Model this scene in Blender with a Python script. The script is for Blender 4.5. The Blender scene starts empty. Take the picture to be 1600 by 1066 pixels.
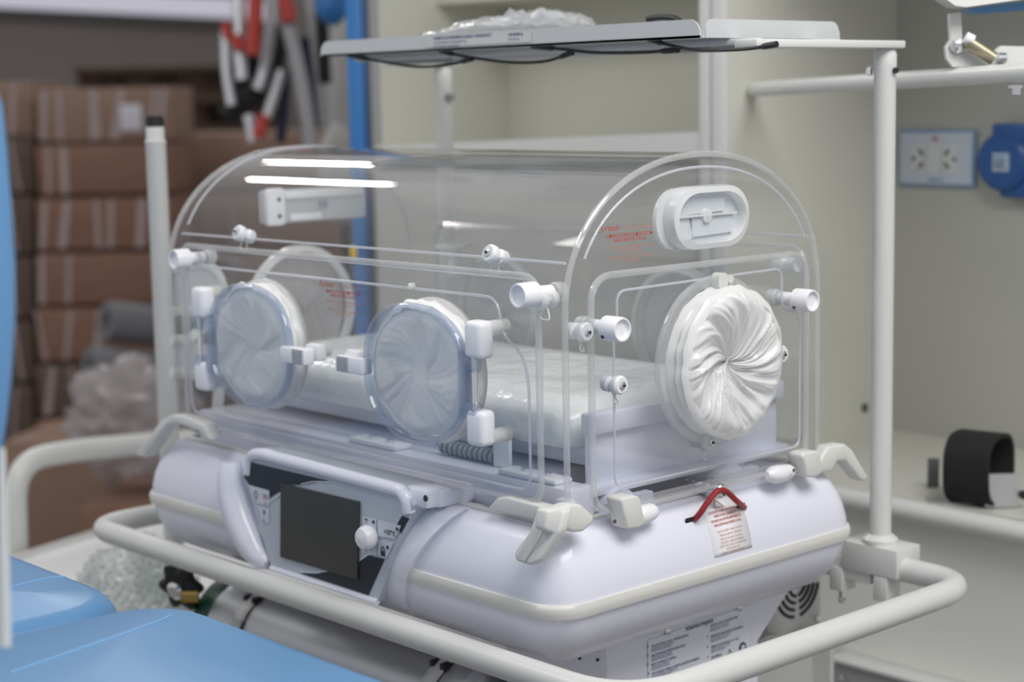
import bpy, bmesh, math, random
from mathutils import Vector, Matrix, noise
random.seed(7)
D = bpy.data; SC = bpy.context.scene; COL = SC.collection
PI = math.pi

# ------------------------------------------------------------------ camera
CP = Vector((1.37153428, -1.30032621, 0.5716951))
BR = Vector((0.67279434, 0.7395936, -0.01868349))
BD = Vector((0.08900279, -0.10598289, -0.99037676))
BF = Vector((-0.73445645, 0.664657, -0.13713059))
FPX = 2750.15
cam = D.objects.new('camera', D.cameras.new('camera')); COL.objects.link(cam)
M = Matrix((BR, -BD, -BF)).transposed().to_4x4(); M.translation = CP
cam.matrix_world = M
cam.data.sensor_width = 36; cam.data.lens = FPX/1600*36
cam.data.clip_start = .05; cam.data.clip_end = 60
cam.data.dof.use_dof = True; cam.data.dof.focus_distance = 2.02; cam.data.dof.aperture_fstop = 3.1
SC.camera = cam
# ------------------------------------------------------------------ light, exposure
SC.view_settings.view_transform = 'Standard'; SC.view_settings.look = 'None'
SC.view_settings.gamma = 1; SC.view_settings.use_curve_mapping = False
SC.view_settings.exposure = 0.0
SC.cycles.transparent_max_bounces = 48; SC.cycles.max_bounces = 10; SC.cycles.transmission_bounces = 10
SC.cycles.caustics_reflective = False; SC.cycles.caustics_refractive = False
SC.cycles.use_denoising = True
w = D.worlds.new('hall_ambient'); SC.world = w; w.use_nodes = True
bg = w.node_tree.nodes['Background']; bg.inputs[0].default_value = (.96, .97, 1, 1); bg.inputs[1].default_value = .50
def area(name, loc, target, sx, sy, power, col=(1, 1, 1)):
    l = D.lights.new(name, 'AREA'); l.shape = 'RECTANGLE'; l.size = sx; l.size_y = sy; l.energy = power; l.color = col
    o = D.objects.new(name, l); COL.objects.link(o); o.location = loc
    o.rotation_euler = (Vector(target)-Vector(loc)).to_track_quat('-Z', 'Y').to_euler(); return o
area('ceiling_lamp', (1.25, .05, 2.0), (.0, .28, 0), 1.4, 1.0, 41, (1, .985, .96))
area('ceiling_lamp', (-1.6, -1.1, 2.2), (-1.3, .6, .3), 1.2, .40, 13, (1, .985, .96))
area('ceiling_lamp', (-6.6, 3.4, 3.4), (-6.6, 3.4, 0), 1.0, .14, 30, (1, .95, .92))
area('ceiling_lamp', (-4.9, 1.2, 3.4), (-4.9, 1.2, 0), 1.0, .14, 30, (1, .95, .92))

# ------------------------------------------------------------------ rays (photo measurement -> place)
def ray(px, py): return BR*((px-800)/FPX) + BD*((py-533)/FPX) + BF
def at(px, py, dep): return CP + ray(px, py)*dep
def onp(px, py, ax, val):
    r = ray(px, py); return CP + r*((val-CP[ax])/r[ax])
def PX(px, py, x): return onp(px, py, 0, x)
def PY(px, py, y): return onp(px, py, 1, y)
def PZ(px, py, z): return onp(px, py, 2, z)

# ------------------------------------------------------------------ materials
def nmat(name):
    m = D.materials.new(name); m.use_nodes = True
    return m, m.node_tree, m.node_tree.nodes, m.node_tree.links
def pbr(name, col, rough=.4, metal=0, spec=.5, coat=0, var=0, scale=8, bump=0, bscale=200, alpha=1, trans=0, sss=0, emit=None, estr=0, dist=.002):
    m, t, N, L = nmat(name); b = N['Principled BSDF']
    b.inputs['Base Color'].default_value = (*col, 1); b.inputs['Roughness'].default_value = rough
    b.inputs['Metallic'].default_value = metal; b.inputs['Specular IOR Level'].default_value = spec
    b.inputs['Coat Weight'].default_value = coat; b.inputs['Alpha'].default_value = alpha
    b.inputs['Transmission Weight'].default_value = trans
    if sss: b.inputs['Subsurface Weight'].default_value = sss; b.inputs['Subsurface Scale'].default_value = .02
    if emit: b.inputs['Emission Color'].default_value = (*emit, 1); b.inputs['Emission Strength'].default_value = estr
    tc = N.new('ShaderNodeTexCoord')
    if var:
        n = N.new('ShaderNodeTexNoise'); n.inputs['Scale'].default_value = scale; n.inputs['Detail'].default_value = 5
        L.new(tc.outputs['Object'], n.inputs['Vector'])
        mx = N.new('ShaderNodeMix'); mx.data_type = 'RGBA'
        mx.inputs[6].default_value = (*[c*(1-var) for c in col], 1); mx.inputs[7].default_value = (*[min(1, c*(1+var)) for c in col], 1)
        L.new(n.outputs['Fac'], mx.inputs[0]); L.new(mx.outputs[2], b.inputs['Base Color'])
    if bump:
        n = N.new('ShaderNodeTexNoise'); n.inputs['Scale'].default_value = bscale; n.inputs['Detail'].default_value = 3
        L.new(tc.outputs['Object'], n.inputs['Vector'])
        bp = N.new('ShaderNodeBump'); bp.inputs['Strength'].default_value = bump; bp.inputs['Distance'].default_value = dist
        L.new(n.outputs['Fac'], bp.inputs['Height']); L.new(bp.outputs['Normal'], b.inputs['Normal'])
    return m
def clear(name, tint=(1, 1, 1), ior=1.45, rough=.03, haze=0, hazecol=(.9, .9, .95), spec=1.0):
    """thin sheet acrylic: straight-through transmission, Fresnel gloss, optional milky scatter"""
    m, t, N, L = nmat(name); N.remove(N['Principled BSDF']); out = N['Material Output']
    tr = N.new('ShaderNodeBsdfTransparent'); tr.inputs[0].default_value = (*tint, 1)
    gl = N.new('ShaderNodeBsdfGlossy'); gl.inputs['Roughness'].default_value = rough; gl.inputs[0].default_value = (spec, spec, spec, 1)
    lw = N.new('ShaderNodeLayerWeight'); pw = N.new('ShaderNodeMath'); pw.operation = 'POWER'; pw.inputs[1].default_value = 5
    r0 = ((ior-1)/(ior+1))**2; fr = N.new('ShaderNodeMath'); fr.operation = 'MULTIPLY_ADD'; fr.inputs[1].default_value = 1-r0; fr.inputs[2].default_value = r0
    L.new(lw.outputs['Facing'], pw.inputs[0]); L.new(pw.outputs[0], fr.inputs[0])
    a = N.new('ShaderNodeMixShader'); L.new(fr.outputs[0], a.inputs[0])
    src = tr.outputs[0]
    if haze:
        df = N.new('ShaderNodeBsdfDiffuse'); df.inputs[0].default_value = (*hazecol, 1)
        tl = N.new('ShaderNodeBsdfTranslucent'); tl.inputs[0].default_value = (*hazecol, 1)
        h1 = N.new('ShaderNodeMixShader'); h1.inputs[0].default_value = .3; L.new(df.outputs[0], h1.inputs[1]); L.new(tl.outputs[0], h1.inputs[2])
        h2 = N.new('ShaderNodeMixShader'); h2.inputs[0].default_value = haze; L.new(src, h2.inputs[1]); L.new(h1.outputs[0], h2.inputs[2]); src = h2.outputs[0]
    L.new(src, a.inputs[1]); L.new(gl.outputs[0], a.inputs[2]); L.new(a.outputs[0], out.inputs[0])
    return m
LAV = pbr('lavender_white_plastic', (.79, .80, .895), .24, spec=.5, coat=.15)
WHT = pbr('white_plastic', (.86, .86, .89), .35)
WARM = pbr('warm_white_plastic', (.72, .72, .69), .38, bump=.03, bscale=900)
CREAM = pbr('cream_bumper', (.70, .69, .655), .4)
PAINT = pbr('white_powder_coat', (.69, .695, .675), .3, bump=.03, bscale=600)
SHELFM = pbr('shelf_enamel', (.56, .58, .59), .35)
ACR = clear('clear_acrylic', (.985, .988, .988), 1.42, .02)
ACRD = clear('clear_acrylic_door', (.97, .975, .985), 1.40, .02)
EDGE = clear('acrylic_edge', (.93, .93, .94), 1.7, .08, .26, (1, 1, 1))
LINE = clear('acrylic_groove', (.9, .9, .93), 1.45, .2, .45, (.95, .95, 1))
RIMB = clear('porthole_rim_acrylic', (.80, .84, .91), 1.6, .05, .12, (.84, .88, .97))
CUFF = clear('sleeve_film', (.95, .95, .95), 1.45, .20, .88, (.99, .99, .98))
CUFFI = clear('sleeve_film_inner', (.95, .96, .97), 1.4, .3, .88, (.985, .985, .985))
CUFFO = pbr('sleeve_cuff_white', (.88, .88, .875), .4)
SIL = clear('silicone', (.93, .94, .92), 1.4, .3, .78, (.94, .95, .925))
SILP = clear('silicone_pane', (.93, .94, .95), 1.35, .3, .48, (.90, .92, .95))
VENT = clear('vent_plastic', (.95, .96, .97), 1.45, .2, .70, (.97, .98, .99))
MATT = pbr('mattress_film', (.86, .88, .87), .20, bump=.5, bscale=16, dist=.014)
BLUE = pbr('blue_vinyl', (.12, .285, .52), .32, bump=.06, bscale=350, dist=.001, var=.03, scale=3)
BLUE2 = pbr('blue_vinyl_seam', (.24, .46, .74), .4)
ALU = pbr('brushed_aluminium', (.60, .61, .63), .38, metal=.85, bump=.05, bscale=120)
CHR = pbr('chrome', (.8, .8, .82), .12, metal=1)
BRASS = pbr('brass', (.65, .42, .12), .25, metal=1)
BLK = pbr('black_rubber', (.012, .013, .014), .45)
BLKF = pbr('black_fabric', (.012, .012, .013), .85, bump=.3, bscale=900, dist=.0005)
GREEN = pbr('green_paint', (.02, .10, .055), .4)
SCREEN = pbr('dark_display', (.055, .055, .05), .30, spec=.6)
NAVY = pbr('panel_navy', (.018, .022, .035), .35)
GREYP = pbr('panel_grey', (.50, .55, .62), .4)
PADM = pbr('key_pad', (.62, .66, .72), .4)
INKR = pbr('red_ink', (.48, .06, .045), .6)
INKR2 = pbr('light_red_ink', (.50, .20, .15), .6)
INKB = pbr('navy_ink', (.07, .10, .22), .6)
INKK = pbr('dark_ink', (.03, .035, .05), .6)
PAPER = pbr('label_film', (.80, .82, .89), .35)
RED = pbr('red_cable', (.30, .018, .025), .4)
CAB = pbr('cabinet_laminate_lit', (.64, .635, .57), .55, var=.02, scale=2)  # same laminate as the wall panel, lightened for the brighter-lit niche
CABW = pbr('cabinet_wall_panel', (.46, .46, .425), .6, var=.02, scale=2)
CABE = pbr('cabinet_edge', (.66, .66, .65), .4)
CNT = pbr('counter_laminate', (.60, .60, .55), .4)
GREYW = pbr('warehouse_plaster', (.16, .138, .128), .85, var=.08, scale=.8)
FLR = pbr('floor_screed', (.30, .29, .28), .6, var=.1, scale=2)
DECK = pbr('deck_sheet', (.84, .845, .85), .4)
BSTL = pbr('blue_steel', (.03, .17, .46), .4)
BSTL2 = pbr('blue_socket', (.02, .09, .30), .35)
PLATEB = pbr('plate_blue_frame', (.22, .36, .55), .4)
PLATE = pbr('plate_white', (.55, .60, .70), .4)
OUTL = pbr('outlet_white', (.62, .64, .66), .4)
WOOD = pbr('pallet_wood', (.06, .033, .022), .8, var=.3, scale=9)
FOAM = pbr('grey_foam', (.15, .15, .16), .8)
TAPE = pbr('stretch_film_streak', (.38, .30, .29), .35)
TUBEG = pbr('grey_tube', (.34, .34, .35), .4, metal=.3)
REDP = pbr('red_plastic', (.45, .03, .02), .4)
NAVYF = pbr('navy_strap', (.015, .018, .05), .8)
SHEETG = pbr('grey_white_cloth', (.42, .41, .39), .8)
YEL = pbr('yellow_plastic', (.8, .5, .04), .5)
PWRAP = clear('polythene', (.93, .94, .95), 1.5, .15, .30, (.92, .93, .95))
PWRAPD = clear('polythene_bundle', (.85, .83, .84), 1.45, .25, .55, (.55, .50, .50))
BUB = clear('bubble_wrap_film', (.97, .98, .975), 1.65, .08, .40, (.98, 1, .99))
WINL = pbr('daylight_glazing', (.5, .48, .56), .4, emit=(.78, .76, .90), estr=.30)
def card_mat(name, col):
    m, t, N, L = nmat(name); b = N['Principled BSDF']; b.inputs['Roughness'].default_value = .75
    tc = N.new('ShaderNodeTexCoord'); mp = N.new('ShaderNodeMapping'); mp.inputs['Scale'].default_value = (3, 3, 14)
    n = N.new('ShaderNodeTexNoise'); n.inputs['Scale'].default_value = 3; n.inputs['Detail'].default_value = 4
    L.new(tc.outputs['Object'], mp.inputs[0]); L.new(mp.outputs[0], n.inputs['Vector'])
    r = N.new('ShaderNodeMix'); r.data_type = 'RGBA'; r.inputs[6].default_value = (*[c*.8 for c in col], 1); r.inputs[7].default_value = (*[c*1.15 for c in col], 1)
    L.new(n.outputs['Fac'], r.inputs[0]); L.new(r.outputs[2], b.inputs['Base Color']); return m
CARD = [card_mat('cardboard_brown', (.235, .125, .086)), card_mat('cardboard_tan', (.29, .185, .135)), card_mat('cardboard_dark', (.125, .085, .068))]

# ------------------------------------------------------------------ mesh building
class MB:
    def __init__(s): s.v = []; s.f = []
    def add(s, v, f):
        o = len(s.v); s.v += [Vector(x) for x in v]; s.f += [tuple(i+o for i in q) for q in f]; return s
    def frm(s, bm):
        bm.verts.index_update(); return s.add([x.co.copy() for x in bm.verts], [[x.index for x in q.verts] for q in bm.faces])
    def obox(s, c, ax, h, bevel=0, seg=2):
        bm = bmesh.new(); bmesh.ops.create_cube(bm, size=2)
        X, Y, Z = [Vector(a).normalized() for a in ax]; c = Vector(c)
        for q in bm.verts: q.co = Vector((q.co.x*h[0], q.co.y*h[1], q.co.z*h[2]))
        if bevel: bmesh.ops.bevel(bm, geom=bm.edges[:], offset=min(bevel, min(h)*.95), segments=seg, profile=.5, affect='EDGES')
        for q in bm.verts: q.co = c + X*q.co.x + Y*q.co.y + Z*q.co.z
        s.frm(bm); bm.free(); return s
    def box(s, x0, x1, y0, y1, z0, z1, bevel=0, seg=2):
        return s.obox(((x0+x1)/2, (y0+y1)/2, (z0+z1)/2), ((1, 0, 0), (0, 1, 0), (0, 0, 1)), (abs(x1-x0)/2, abs(y1-y0)/2, abs(z1-z0)/2), bevel, seg)
    def beam(s, p0, p1, wd, ht, up=(0, 0, 1), bevel=0, seg=2):
        p0 = Vector(p0); p1 = Vector(p1); z = (p1-p0).normalized(); y = Vector(up); y = (y-z*y.dot(z)).normalized(); x = y.cross(z)
        return s.obox((p0+p1)/2, (x, y, z), (wd/2, ht/2, (p1-p0).length/2), bevel, seg)
    def loft(s, loops, closed=True, cap0=True, cap1=True, ring=False):
        n = len(loops[0]); v = [p for l in loops for p in l]; f = []; m = len(loops)
        for a in range(m if ring else m-1):
            b = (a+1) % m
            for i in range(n if closed else n-1):
                j = (i+1) % n; f.append((a*n+i, a*n+j, b*n+j, b*n+i))
        if not ring and closed:
            if cap0: f.append(tuple(range(n-1, -1, -1)))
            if cap1: f.append(tuple((m-1)*n+i for i in range(n)))
        return s.add(v, f)
    def tube(s, path, r, n=12, closed=False, flat=1.0, up=None):
        P = [Vector(p) for p in path]; m = len(P); loops = []
        R = r if isinstance(r, (list, tuple)) else [r]*m; prev = None
        for i in range(m):
            a = P[i-1] if (i > 0 or closed) else P[i]; b = P[(i+1) % m] if (i < m-1 or closed) else P[i]
            t = (b-a).normalized()
            if up is not None: x = Vector(up); x = (x-t*x.dot(t)).normalized()
            elif prev is None:
                x = t.orthogonal().normalized()
            else: x = (prev-t*prev.dot(t)).normalized()
            prev = x; y = t.cross(x)
            loops.append([P[i] + (x*math.cos(k*2*PI/n)*flat + y*math.sin(k*2*PI/n))*R[i] for k in range(n)])
        return s.loft(loops, True, not closed, not closed, closed)
    def lathe(s, prof, o, axis, n=28, cap=True):
        o = Vector(o); a = Vector(axis).normalized(); x = a.orthogonal().normalized(); y = a.cross(x)
        return s.loft([[o + a*t + (x*math.cos(k*2*PI/n)+y*math.sin(k*2*PI/n))*max(r, 1e-5) for k in range(n)] for r, t in prof], True, cap, cap)
    def prism(s, poly, d):
        d = Vector(d); P = [Vector(p) for p in poly]
        return s.loft([P, [p+d for p in P]])
    def build(s, name, mat, parent=None, smooth=35):
        me = D.meshes.new(name); me.from_pydata([tuple(x) for x in s.v], [], s.f); me.validate()
        bm = bmesh.new(); bm.from_mesh(me); bmesh.ops.recalc_face_normals(bm, faces=bm.faces[:]); bm.to_mesh(me); bm.free()
        me.materials.append(mat)
        if smooth: me.shade_smooth(); me.set_sharp_from_angle(angle=math.radians(smooth))
        o = D.objects.new(name, me); COL.objects.link(o); return put(o, parent)
def put(o, parent):
    if parent is not None:
        o.parent = parent
        if parent.type == 'EMPTY': o.location = -Vector(parent.location)
    return o
def thing(name, loc, label, cat, group=None):
    o = D.objects.new(name, None); COL.objects.link(o); o.location = loc; o.empty_display_size = .05
    return tag(o, label, cat, group)
def tag(o, label, cat, group=None):
    o['label'] = label; o['category'] = cat
    if group: o['group'] = group
    return o
def struct(o): o['kind'] = 'structure'; return o
def fillet(pts, r, seg=6, closed=False):
    P = [Vector(p) for p in pts]; out = []; m = len(P)
    for i in range(m):
        if not closed and i in (0, m-1): out.append(P[i]); continue
        a = P[i-1]; b = P[i]; c = P[(i+1) % m]; rr = r[i] if isinstance(r, (list, tuple)) else r
        da = (a-b); dc = (c-b); k = min(rr, da.length*.49, dc.length*.49); p0 = b+da.normalized()*k; p1 = b+dc.normalized()*k
        for j in range(seg+1):
            t = j/seg; out.append(p0*(1-t)**2 + b*2*t*(1-t) + p1*t*t)
    return out
def spline(pts, seg=6):
    P = [Vector(p) for p in pts]; P = [P[0]*2-P[1]] + P + [P[-1]*2-P[-2]]; out = []
    for i in range(1, len(P)-2):
        for j in range(seg):
            t = j/seg; a, b, c, e = P[i-1:i+3]
            out.append(.5*((2*b)+(c-a)*t+(2*a-5*b+4*c-e)*t*t+(3*b-a-3*c+e)*t**3))
    out.append(P[-2]); return out
def rrect(x0, x1, y0, y1, r, seg=8):
    out = []
    for cx, cy, a0 in ((x1-r, y1-r, 0), (x0+r, y1-r, PI/2), (x0+r, y0+r, PI), (x1-r, y0+r, 1.5*PI)):
        for k in range(seg+1):
            a = a0+PI/2*k/seg; out.append((cx+r*math.cos(a), cy+r*math.sin(a)))
    return out
def sup(a, b, n=2.3, m=48):
    out = []
    for k in range(m):
        t = 2*PI*k/m; c, s_ = math.cos(t), math.sin(t)
        out.append((a*math.copysign(abs(c)**(2/n), c), b*math.copysign(abs(s_)**(2/n), s_)))
    return out
def text(body, size, o, u, v, mat, parent, align='LEFT', bold=0, name='print', fn=None, xs=1.0):
    cu = D.curves.new('t', 'FONT'); cu.body = body; cu.size = size; cu.align_x = align; cu.offset = bold*size
    cu.resolution_u = 2
    ob = D.objects.new('t', cu); COL.objects.link(ob); bpy.context.view_layer.update()
    me = D.meshes.new_from_object(ob); D.objects.remove(ob); D.curves.remove(cu)
    o = Vector(o); u = Vector(u).normalized(); v = Vector(v).normalized()
    for q in me.vertices:
        q.co = fn(q.co.x*xs, q.co.y) if fn else o + u*q.co.x*xs + v*q.co.y
    me.materials.clear(); me.materials.append(mat)
    ob = D.objects.new(name, me); COL.objects.link(ob); return put(ob, parent)

FLOOR = -.95
# ================================================================== THE SETTING
struct(MB().box(-9, 3, -4, 8, FLOOR-.1, FLOOR).build('floor', FLR))
# far warehouse wall, square to the view of the aisle
RZ = math.atan2(BR.y, BR.x)
U = Vector((math.cos(RZ), math.sin(RZ), 0)); V = Vector((-math.sin(RZ), math.cos(RZ), 0)); ZU = Vector((0, 0, 1))
c = at(420, 300, 9.3)
struct(MB().obox((c.x, c.y, .8), (U, V, ZU), (3.6, .06, 1.75)).build('wall_back', GREYW))
# long high window band
p0 = at(-40, -5, 9.1); p1 = at(330, 12, 9.1)
wn = struct(D.objects.new('window_1', None)); COL.objects.link(wn); wn.location = (p0.x, p0.y, p0.z)
dv = (p1-p0).normalized(); nv = V
MB().obox((p0+p1)/2, (dv, nv, dv.cross(nv)*-1), ((p1-p0).length/2+.3, .015, .05)).build('window_pane', WINL, wn)
MB().obox((p0+p1)/2+Vector((0, 0, -.075)), (dv, nv, dv.cross(nv)*-1), ((p1-p0).length/2+.3, .03, .022)).build('window_frame', pbr('dark_frame', (.04, .04, .04), .5), wn)

# ------------------------------------------------------------------ wall cabinet on the right
YW = 1.42; YF = .946; XP = -.57; XB = -1.624; ZC = -.063
cab = thing('wall_cabinet', (-.4, 1.2, FLOOR), 'long cream wall cabinet with open niches, counter and rounded counter edge behind the trolley', 'cabinet')
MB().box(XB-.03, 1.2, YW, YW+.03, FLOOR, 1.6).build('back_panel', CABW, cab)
XL = PY(590, 400, YF+.012).x
MB().box(XB, XP-.025, YW-.006, YW, .46, 1.6).build('niche_lit_overlay', CAB, cab)  # sheet added over the back wall; its lighter tone paints the niche's light
MB().box(XB-.03, XB, 1.045, YW, FLOOR, 1.6).build('end_panel', CAB, cab)
pt = MB().box(XP-.025, XP, YF, YW, ZC, 1.6).build('partition', CAB, cab)
MB().box(XP-.058, XP-.032, YF-.003, YF+.012, FLOOR, 1.6, .003).build('edge_trim', CABE, pt)
MB().box(XP-.028, XP+.002, YF-.006, YF+.008, FLOOR, 1.6, .003).build('edge_trim', CABE, pt)
MB().box(XB, XP-.025, YF+.26, YW-.006, .775, .80).build('niche_top', CAB, cab)
MB().box(XP, 1.2, YF-.02, YW, .93, 1.5, .004).build('upper_shade_box', CAB, cab)  # unseen box, added to shade the wall above the counter
# ledge over the left hand lower cupboard
a = PY(586, 228, YF); b = PY(1100, 205.5, YF)
lp = [a, b, b+Vector((0, 0, -.045)), a+Vector((0, 0, -.045))]
MB().prism(lp, (0, .03, 0)).build('ledge_lip', CABE, cab)
MB().prism([Vector((XL, YF+.03, .445)), Vector((XP-.03, YF+.03, .445)), Vector((XP-.03, YW, .445)), Vector((XB, YW, .445)), Vector((XB, 1.05, .445))], (0, 0, .015)).build('shelf_board', CAB, cab)
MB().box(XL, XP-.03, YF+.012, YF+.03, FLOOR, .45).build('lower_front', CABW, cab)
# counter
MB().box(XP, 1.2, YF+.02, YW, ZC-.025, ZC).build('counter_top', CNT, cab)
MB().tube([(XP+.0, YF+.012, ZC-.014), (1.2, YF-.03, ZC-.014)], .017, 14).build('counter_edge', CABE, cab)
MB().box(XP, 1.2, YF+.025, YF+.04, FLOOR, ZC-.026).build('counter_front', pbr('counter_front_laminate_lit', (.78, .795, .74), .5), cab)  # cabinet laminate, lightened to carry the stronger light on this face
zp = PY(1370, 1048, YF-.014).z; xp0 = PY(1302, 1040, YF-.014).x
ph = MB().box(xp0, 1.0, YF-.012, YF+.024, FLOOR, zp-.004).build('plinth_panel', pbr('grey_plinth', (.36, .36, .36), .5), cab)
MB().box(xp0-.006, 1.0, YF-.020, YF+.024, zp-.004, zp+.003, .002).build('plinth_edge', CABE, ph)
MB().lathe([(.006, 0), (.006, .004), (.003, .006)], (xp0+.02, YF-.012, zp-.03), (0, -1, 0), 10).build('screw', CHR, ph)
q_ = PX(1350, 637, XP); MB().lathe([(.008, 0), (.008, .004), (.004, .006)], q_, (1, 0, 0), 12).build('cap_screw', pbr('dark_screw', (.06, .07, .08), .4), pt)
# socket plate with two outlets
def quad(mb, p, d): mb.prism(p, d)
s0 = PY(1407, 203, YW-.004); s1 = PY(1525, 293, YW-.004)
x0, x1, z0, z1 = s0.x, s1.x, s1.z, s0.z
sp = thing('socket_plate', ((x0+x1)/2, YW, z0), 'white wall plate with blue border and two outlets on the cabinet wall', 'socket')
MB().box(x0, x1, YW-.009, YW, z0, z1, .003).build('border', PLATEB, sp)
fp = MB().box(x0+.005, x1-.005, YW-.0115, YW-.008, z0+.005, z1-.005, .001).build('faceplate', PLATE, sp)
om = MB().box(x0+.03, x1-.033, YW-.0135, YW-.01, z0+.024, z1-.026, .001).build('outlet_module', OUTL, sp)
ox0, ox1 = x0+.03, x1-.033; oz = (z0+.024+z1-.026)/2
for gx in (ox0+.033, ox1-.033): MB().box(gx-.0006, gx+.0006, YW-.0142, YW-.013, z0+.026, z1-.028).build('groove', pbr('groove_grey', (.3, .3, .3), .5), om)
for sx, s_ in ((ox0+.022, 1), (ox1-.022, -1)):
    for k in (1, -1):
        MB().obox((sx, YW-.014, oz+k*.012), ((math.cos(.9*k*s_), 0, -math.sin(.9*k*s_)), (0, 1, 0), (math.sin(.9*k*s_), 0, math.cos(.9*k*s_))), (.0065, .0008, .0022)).build('slot', INKK, om)
    MB().box(sx-s_*.016-.003, sx-s_*.016+.003, YW-.0148, YW-.0132, oz-.003, oz+.003).build('slot', INKK, om)
text('N', .013, ((x0+x1)/2-.006, YW-.0125, z1-.02), (1, 0, 0), (0, 0, 1), INKR, fp, bold=.03, name='red_mark')
text('TOMADAS', .008, ((x0+x1)/2, YW-.0125, z0+.010), (1, 0, 0), (0, 0, 1), PLATEB, fp, 'CENTER', .02, 'blue_caption')
# blue industrial socket
bc = PY(1584, 252, YW)
so = thing('industrial_socket', (bc.x, YW, bc.z-.06), 'round dark blue industrial power socket with lid on the cabinet wall', 'socket')
MB().lathe([(.052, 0), (.053, .02), (.05, .036), (.042, .042), (0, .043)], (bc.x, YW, bc.z), (0, -1, 0), 32).build('lid', BSTL2, so)
MB().box(bc.x-.02, bc.x+.06, YW-.04, YW, bc.z+.03, bc.z+.066, .004).build('hinge_block', BSTL2, so)
MB().box(bc.x-.01, bc.x+.06, YW-.03, YW, bc.z-.062, bc.z-.03, .006).build('housing', BSTL2, so)
MB().box(bc.x-.014, bc.x+.018, YW-.045, YW-.041, bc.z-.016, bc.z+.016).build('rating_label', pbr('label_pale_blue', (.42, .52, .65), .5), so)
for k in range(5): MB().box(bc.x-.011, bc.x+.012-.004*(k % 2), YW-.046, YW-.0445, bc.z+.0095-k*.005, bc.z+.0115-k*.005).build('print_line', INKB if k > 1 else PLATEB, so)

# ------------------------------------------------------------------ rail, folded seat bracket at upper right
ra = at(1140, 142, 3.04); rb = at(1640, 111, 2.16)
gr = thing('support_rail', ra, 'white round tube rail fixed to the cabinet partition, carrying the folded seat bracket', 'rail')
MB().tube([ra, rb], .0122, 16).build('rail_tube', PAINT, gr)
dr = (rb-ra).normalized()
bt = at(1590, 138, 2.24)
MB().lathe([(.012, 0), (.012, .004), (.007, .004), (.007, .012), (.004, .013)], bt+Vector((0, 0, .004)), (0, 0, -1), 10).build('bolt', CHR, gr)
nrm = BF.cross(ZU).cross(ZU)  # horizontal, toward the camera
N_ = Vector((.735, -.66, 0)).normalized()
fs = thing('folding_seat_bracket', at(1520, 105, 2.35), 'white hinged seat bracket with blue pad edges and bronze latch at the upper right', 'bracket')
def plate(pts, dep, th): return [at(x, y, dep) for x, y in pts], N_*th
P_, d_ = plate([(1480, 22), (1482, 62), (1474, 74), (1476, 92), (1486, 105), (1640, 99), (1640, 74), (1560, 72), (1540, 88), (1512, 84), (1500, 62), (1498, 20)], 2.36, .012)
MB().prism(P_, d_).build('side_plate', PAINT, fs)
P_, d_ = plate([(1452, -6), (1478, 12), (1495, 14), (1640, -6), (1640, -20), (1452, -20)], 2.36, .05); MB().prism(P_, d_).build('seat_tray', PAINT, fs)
P_, d_ = plate([(1498, 16), (1512, 24), (1640, 14), (1640, -2)], 2.38, .04); MB().prism(P_, d_).build('seat_pad', BLUE, fs)
P_, d_ = plate([(1588, 76), (1592, 86), (1640, 84), (1640, 70)], 2.37, .02); MB().prism(P_, d_).build('pad_corner', BLUE, fs)
MB().tube([at(1513, 66, 2.33), at(1553, 92, 2.33)], .0092, 14).build('gas_spring', pbr('zinc_yellow', (.42, .38, .27), .3, metal=.8), fs)
MB().tube([at(1508, 58, 2.328), at(1520, 64, 2.328)], .008, 12).build('latch_block', WHT, fs)
MB().lathe([(.010, 0), (.010, .004), (.006, .005), (.006, .012), (.003, .013)], at(1495, 72, 2.345), N_, 8).build('bolt', CHR, fs)
MB().lathe([(.006, 0), (.006, .01), (.003, .012)], at(1560, 90, 2.34), (BR), 8).build('bolt', CHR, fs)

# ------------------------------------------------------------------ black strap support on the counter
hs = PZ(1530, 780, ZC)
hd = thing('strap_support', (hs.x, hs.y, ZC), 'black fabric loop with thin metal side plates standing on the counter', 'strap')
hc = PZ(1548, 788, ZC); hr = .052
BRh = Vector((BR.x, BR.y, 0)).normalized(); BFh = Vector((BF.x, BF.y, 0)).normalized()
sa = (BRh*.80-BFh*.60).normalized(); su = (BFh*.80+BRh*.60).normalized()
hcc = Vector((hc.x, hc.y, ZC+hr+.004))-sa*.02
ring = []
for k in range(29):
    t = math.radians(-75-k*318/28)
    c_, s_ = math.cos(t), math.sin(t); e = 2/2.8
    ring.append(hcc+su*hr*math.copysign(abs(c_)**e, c_)+ZU*hr*math.copysign(abs(s_)**e, s_))
lo_ = []
for k, p in enumerate(ring):
    a_ = ring[max(k-1, 0)]; b_ = ring[min(k+1, len(ring)-1)]; n_ = (b_-a_).normalized().cross(sa).normalized()
    lo_.append([p+n_*.003-sa*.036, p-n_*.003-sa*.036, p-n_*.003+sa*.036, p+n_*.003+sa*.036])
MB().loft(lo_).build('fabric_loop', BLKF, hd, 50)
STL = pbr('bare_steel', (.55, .56, .57), .45, metal=.6)
b0 = PZ(1548, 793, ZC+.002)
MB().obox(b0+BRh*.016+ZU*.026, (BRh, BFh, ZU), (.025, .0012, .026)).build('side_plate', STL, hd)
b1 = PZ(1458, 762, ZC+.002)
MB().obox(b1+ZU*.024, (BRh, BFh, ZU), (.0095, .002, .024), .0015).build('side_plate', pbr('dark_plate', (.10, .10, .105), .45), hd)
MB().obox(hcc-ZU*(hr+.0028)-BRh*.030+BFh*.01, (BRh, BFh, ZU), (.045, .022, .0012)).build('base_plate', STL, hd)
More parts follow.
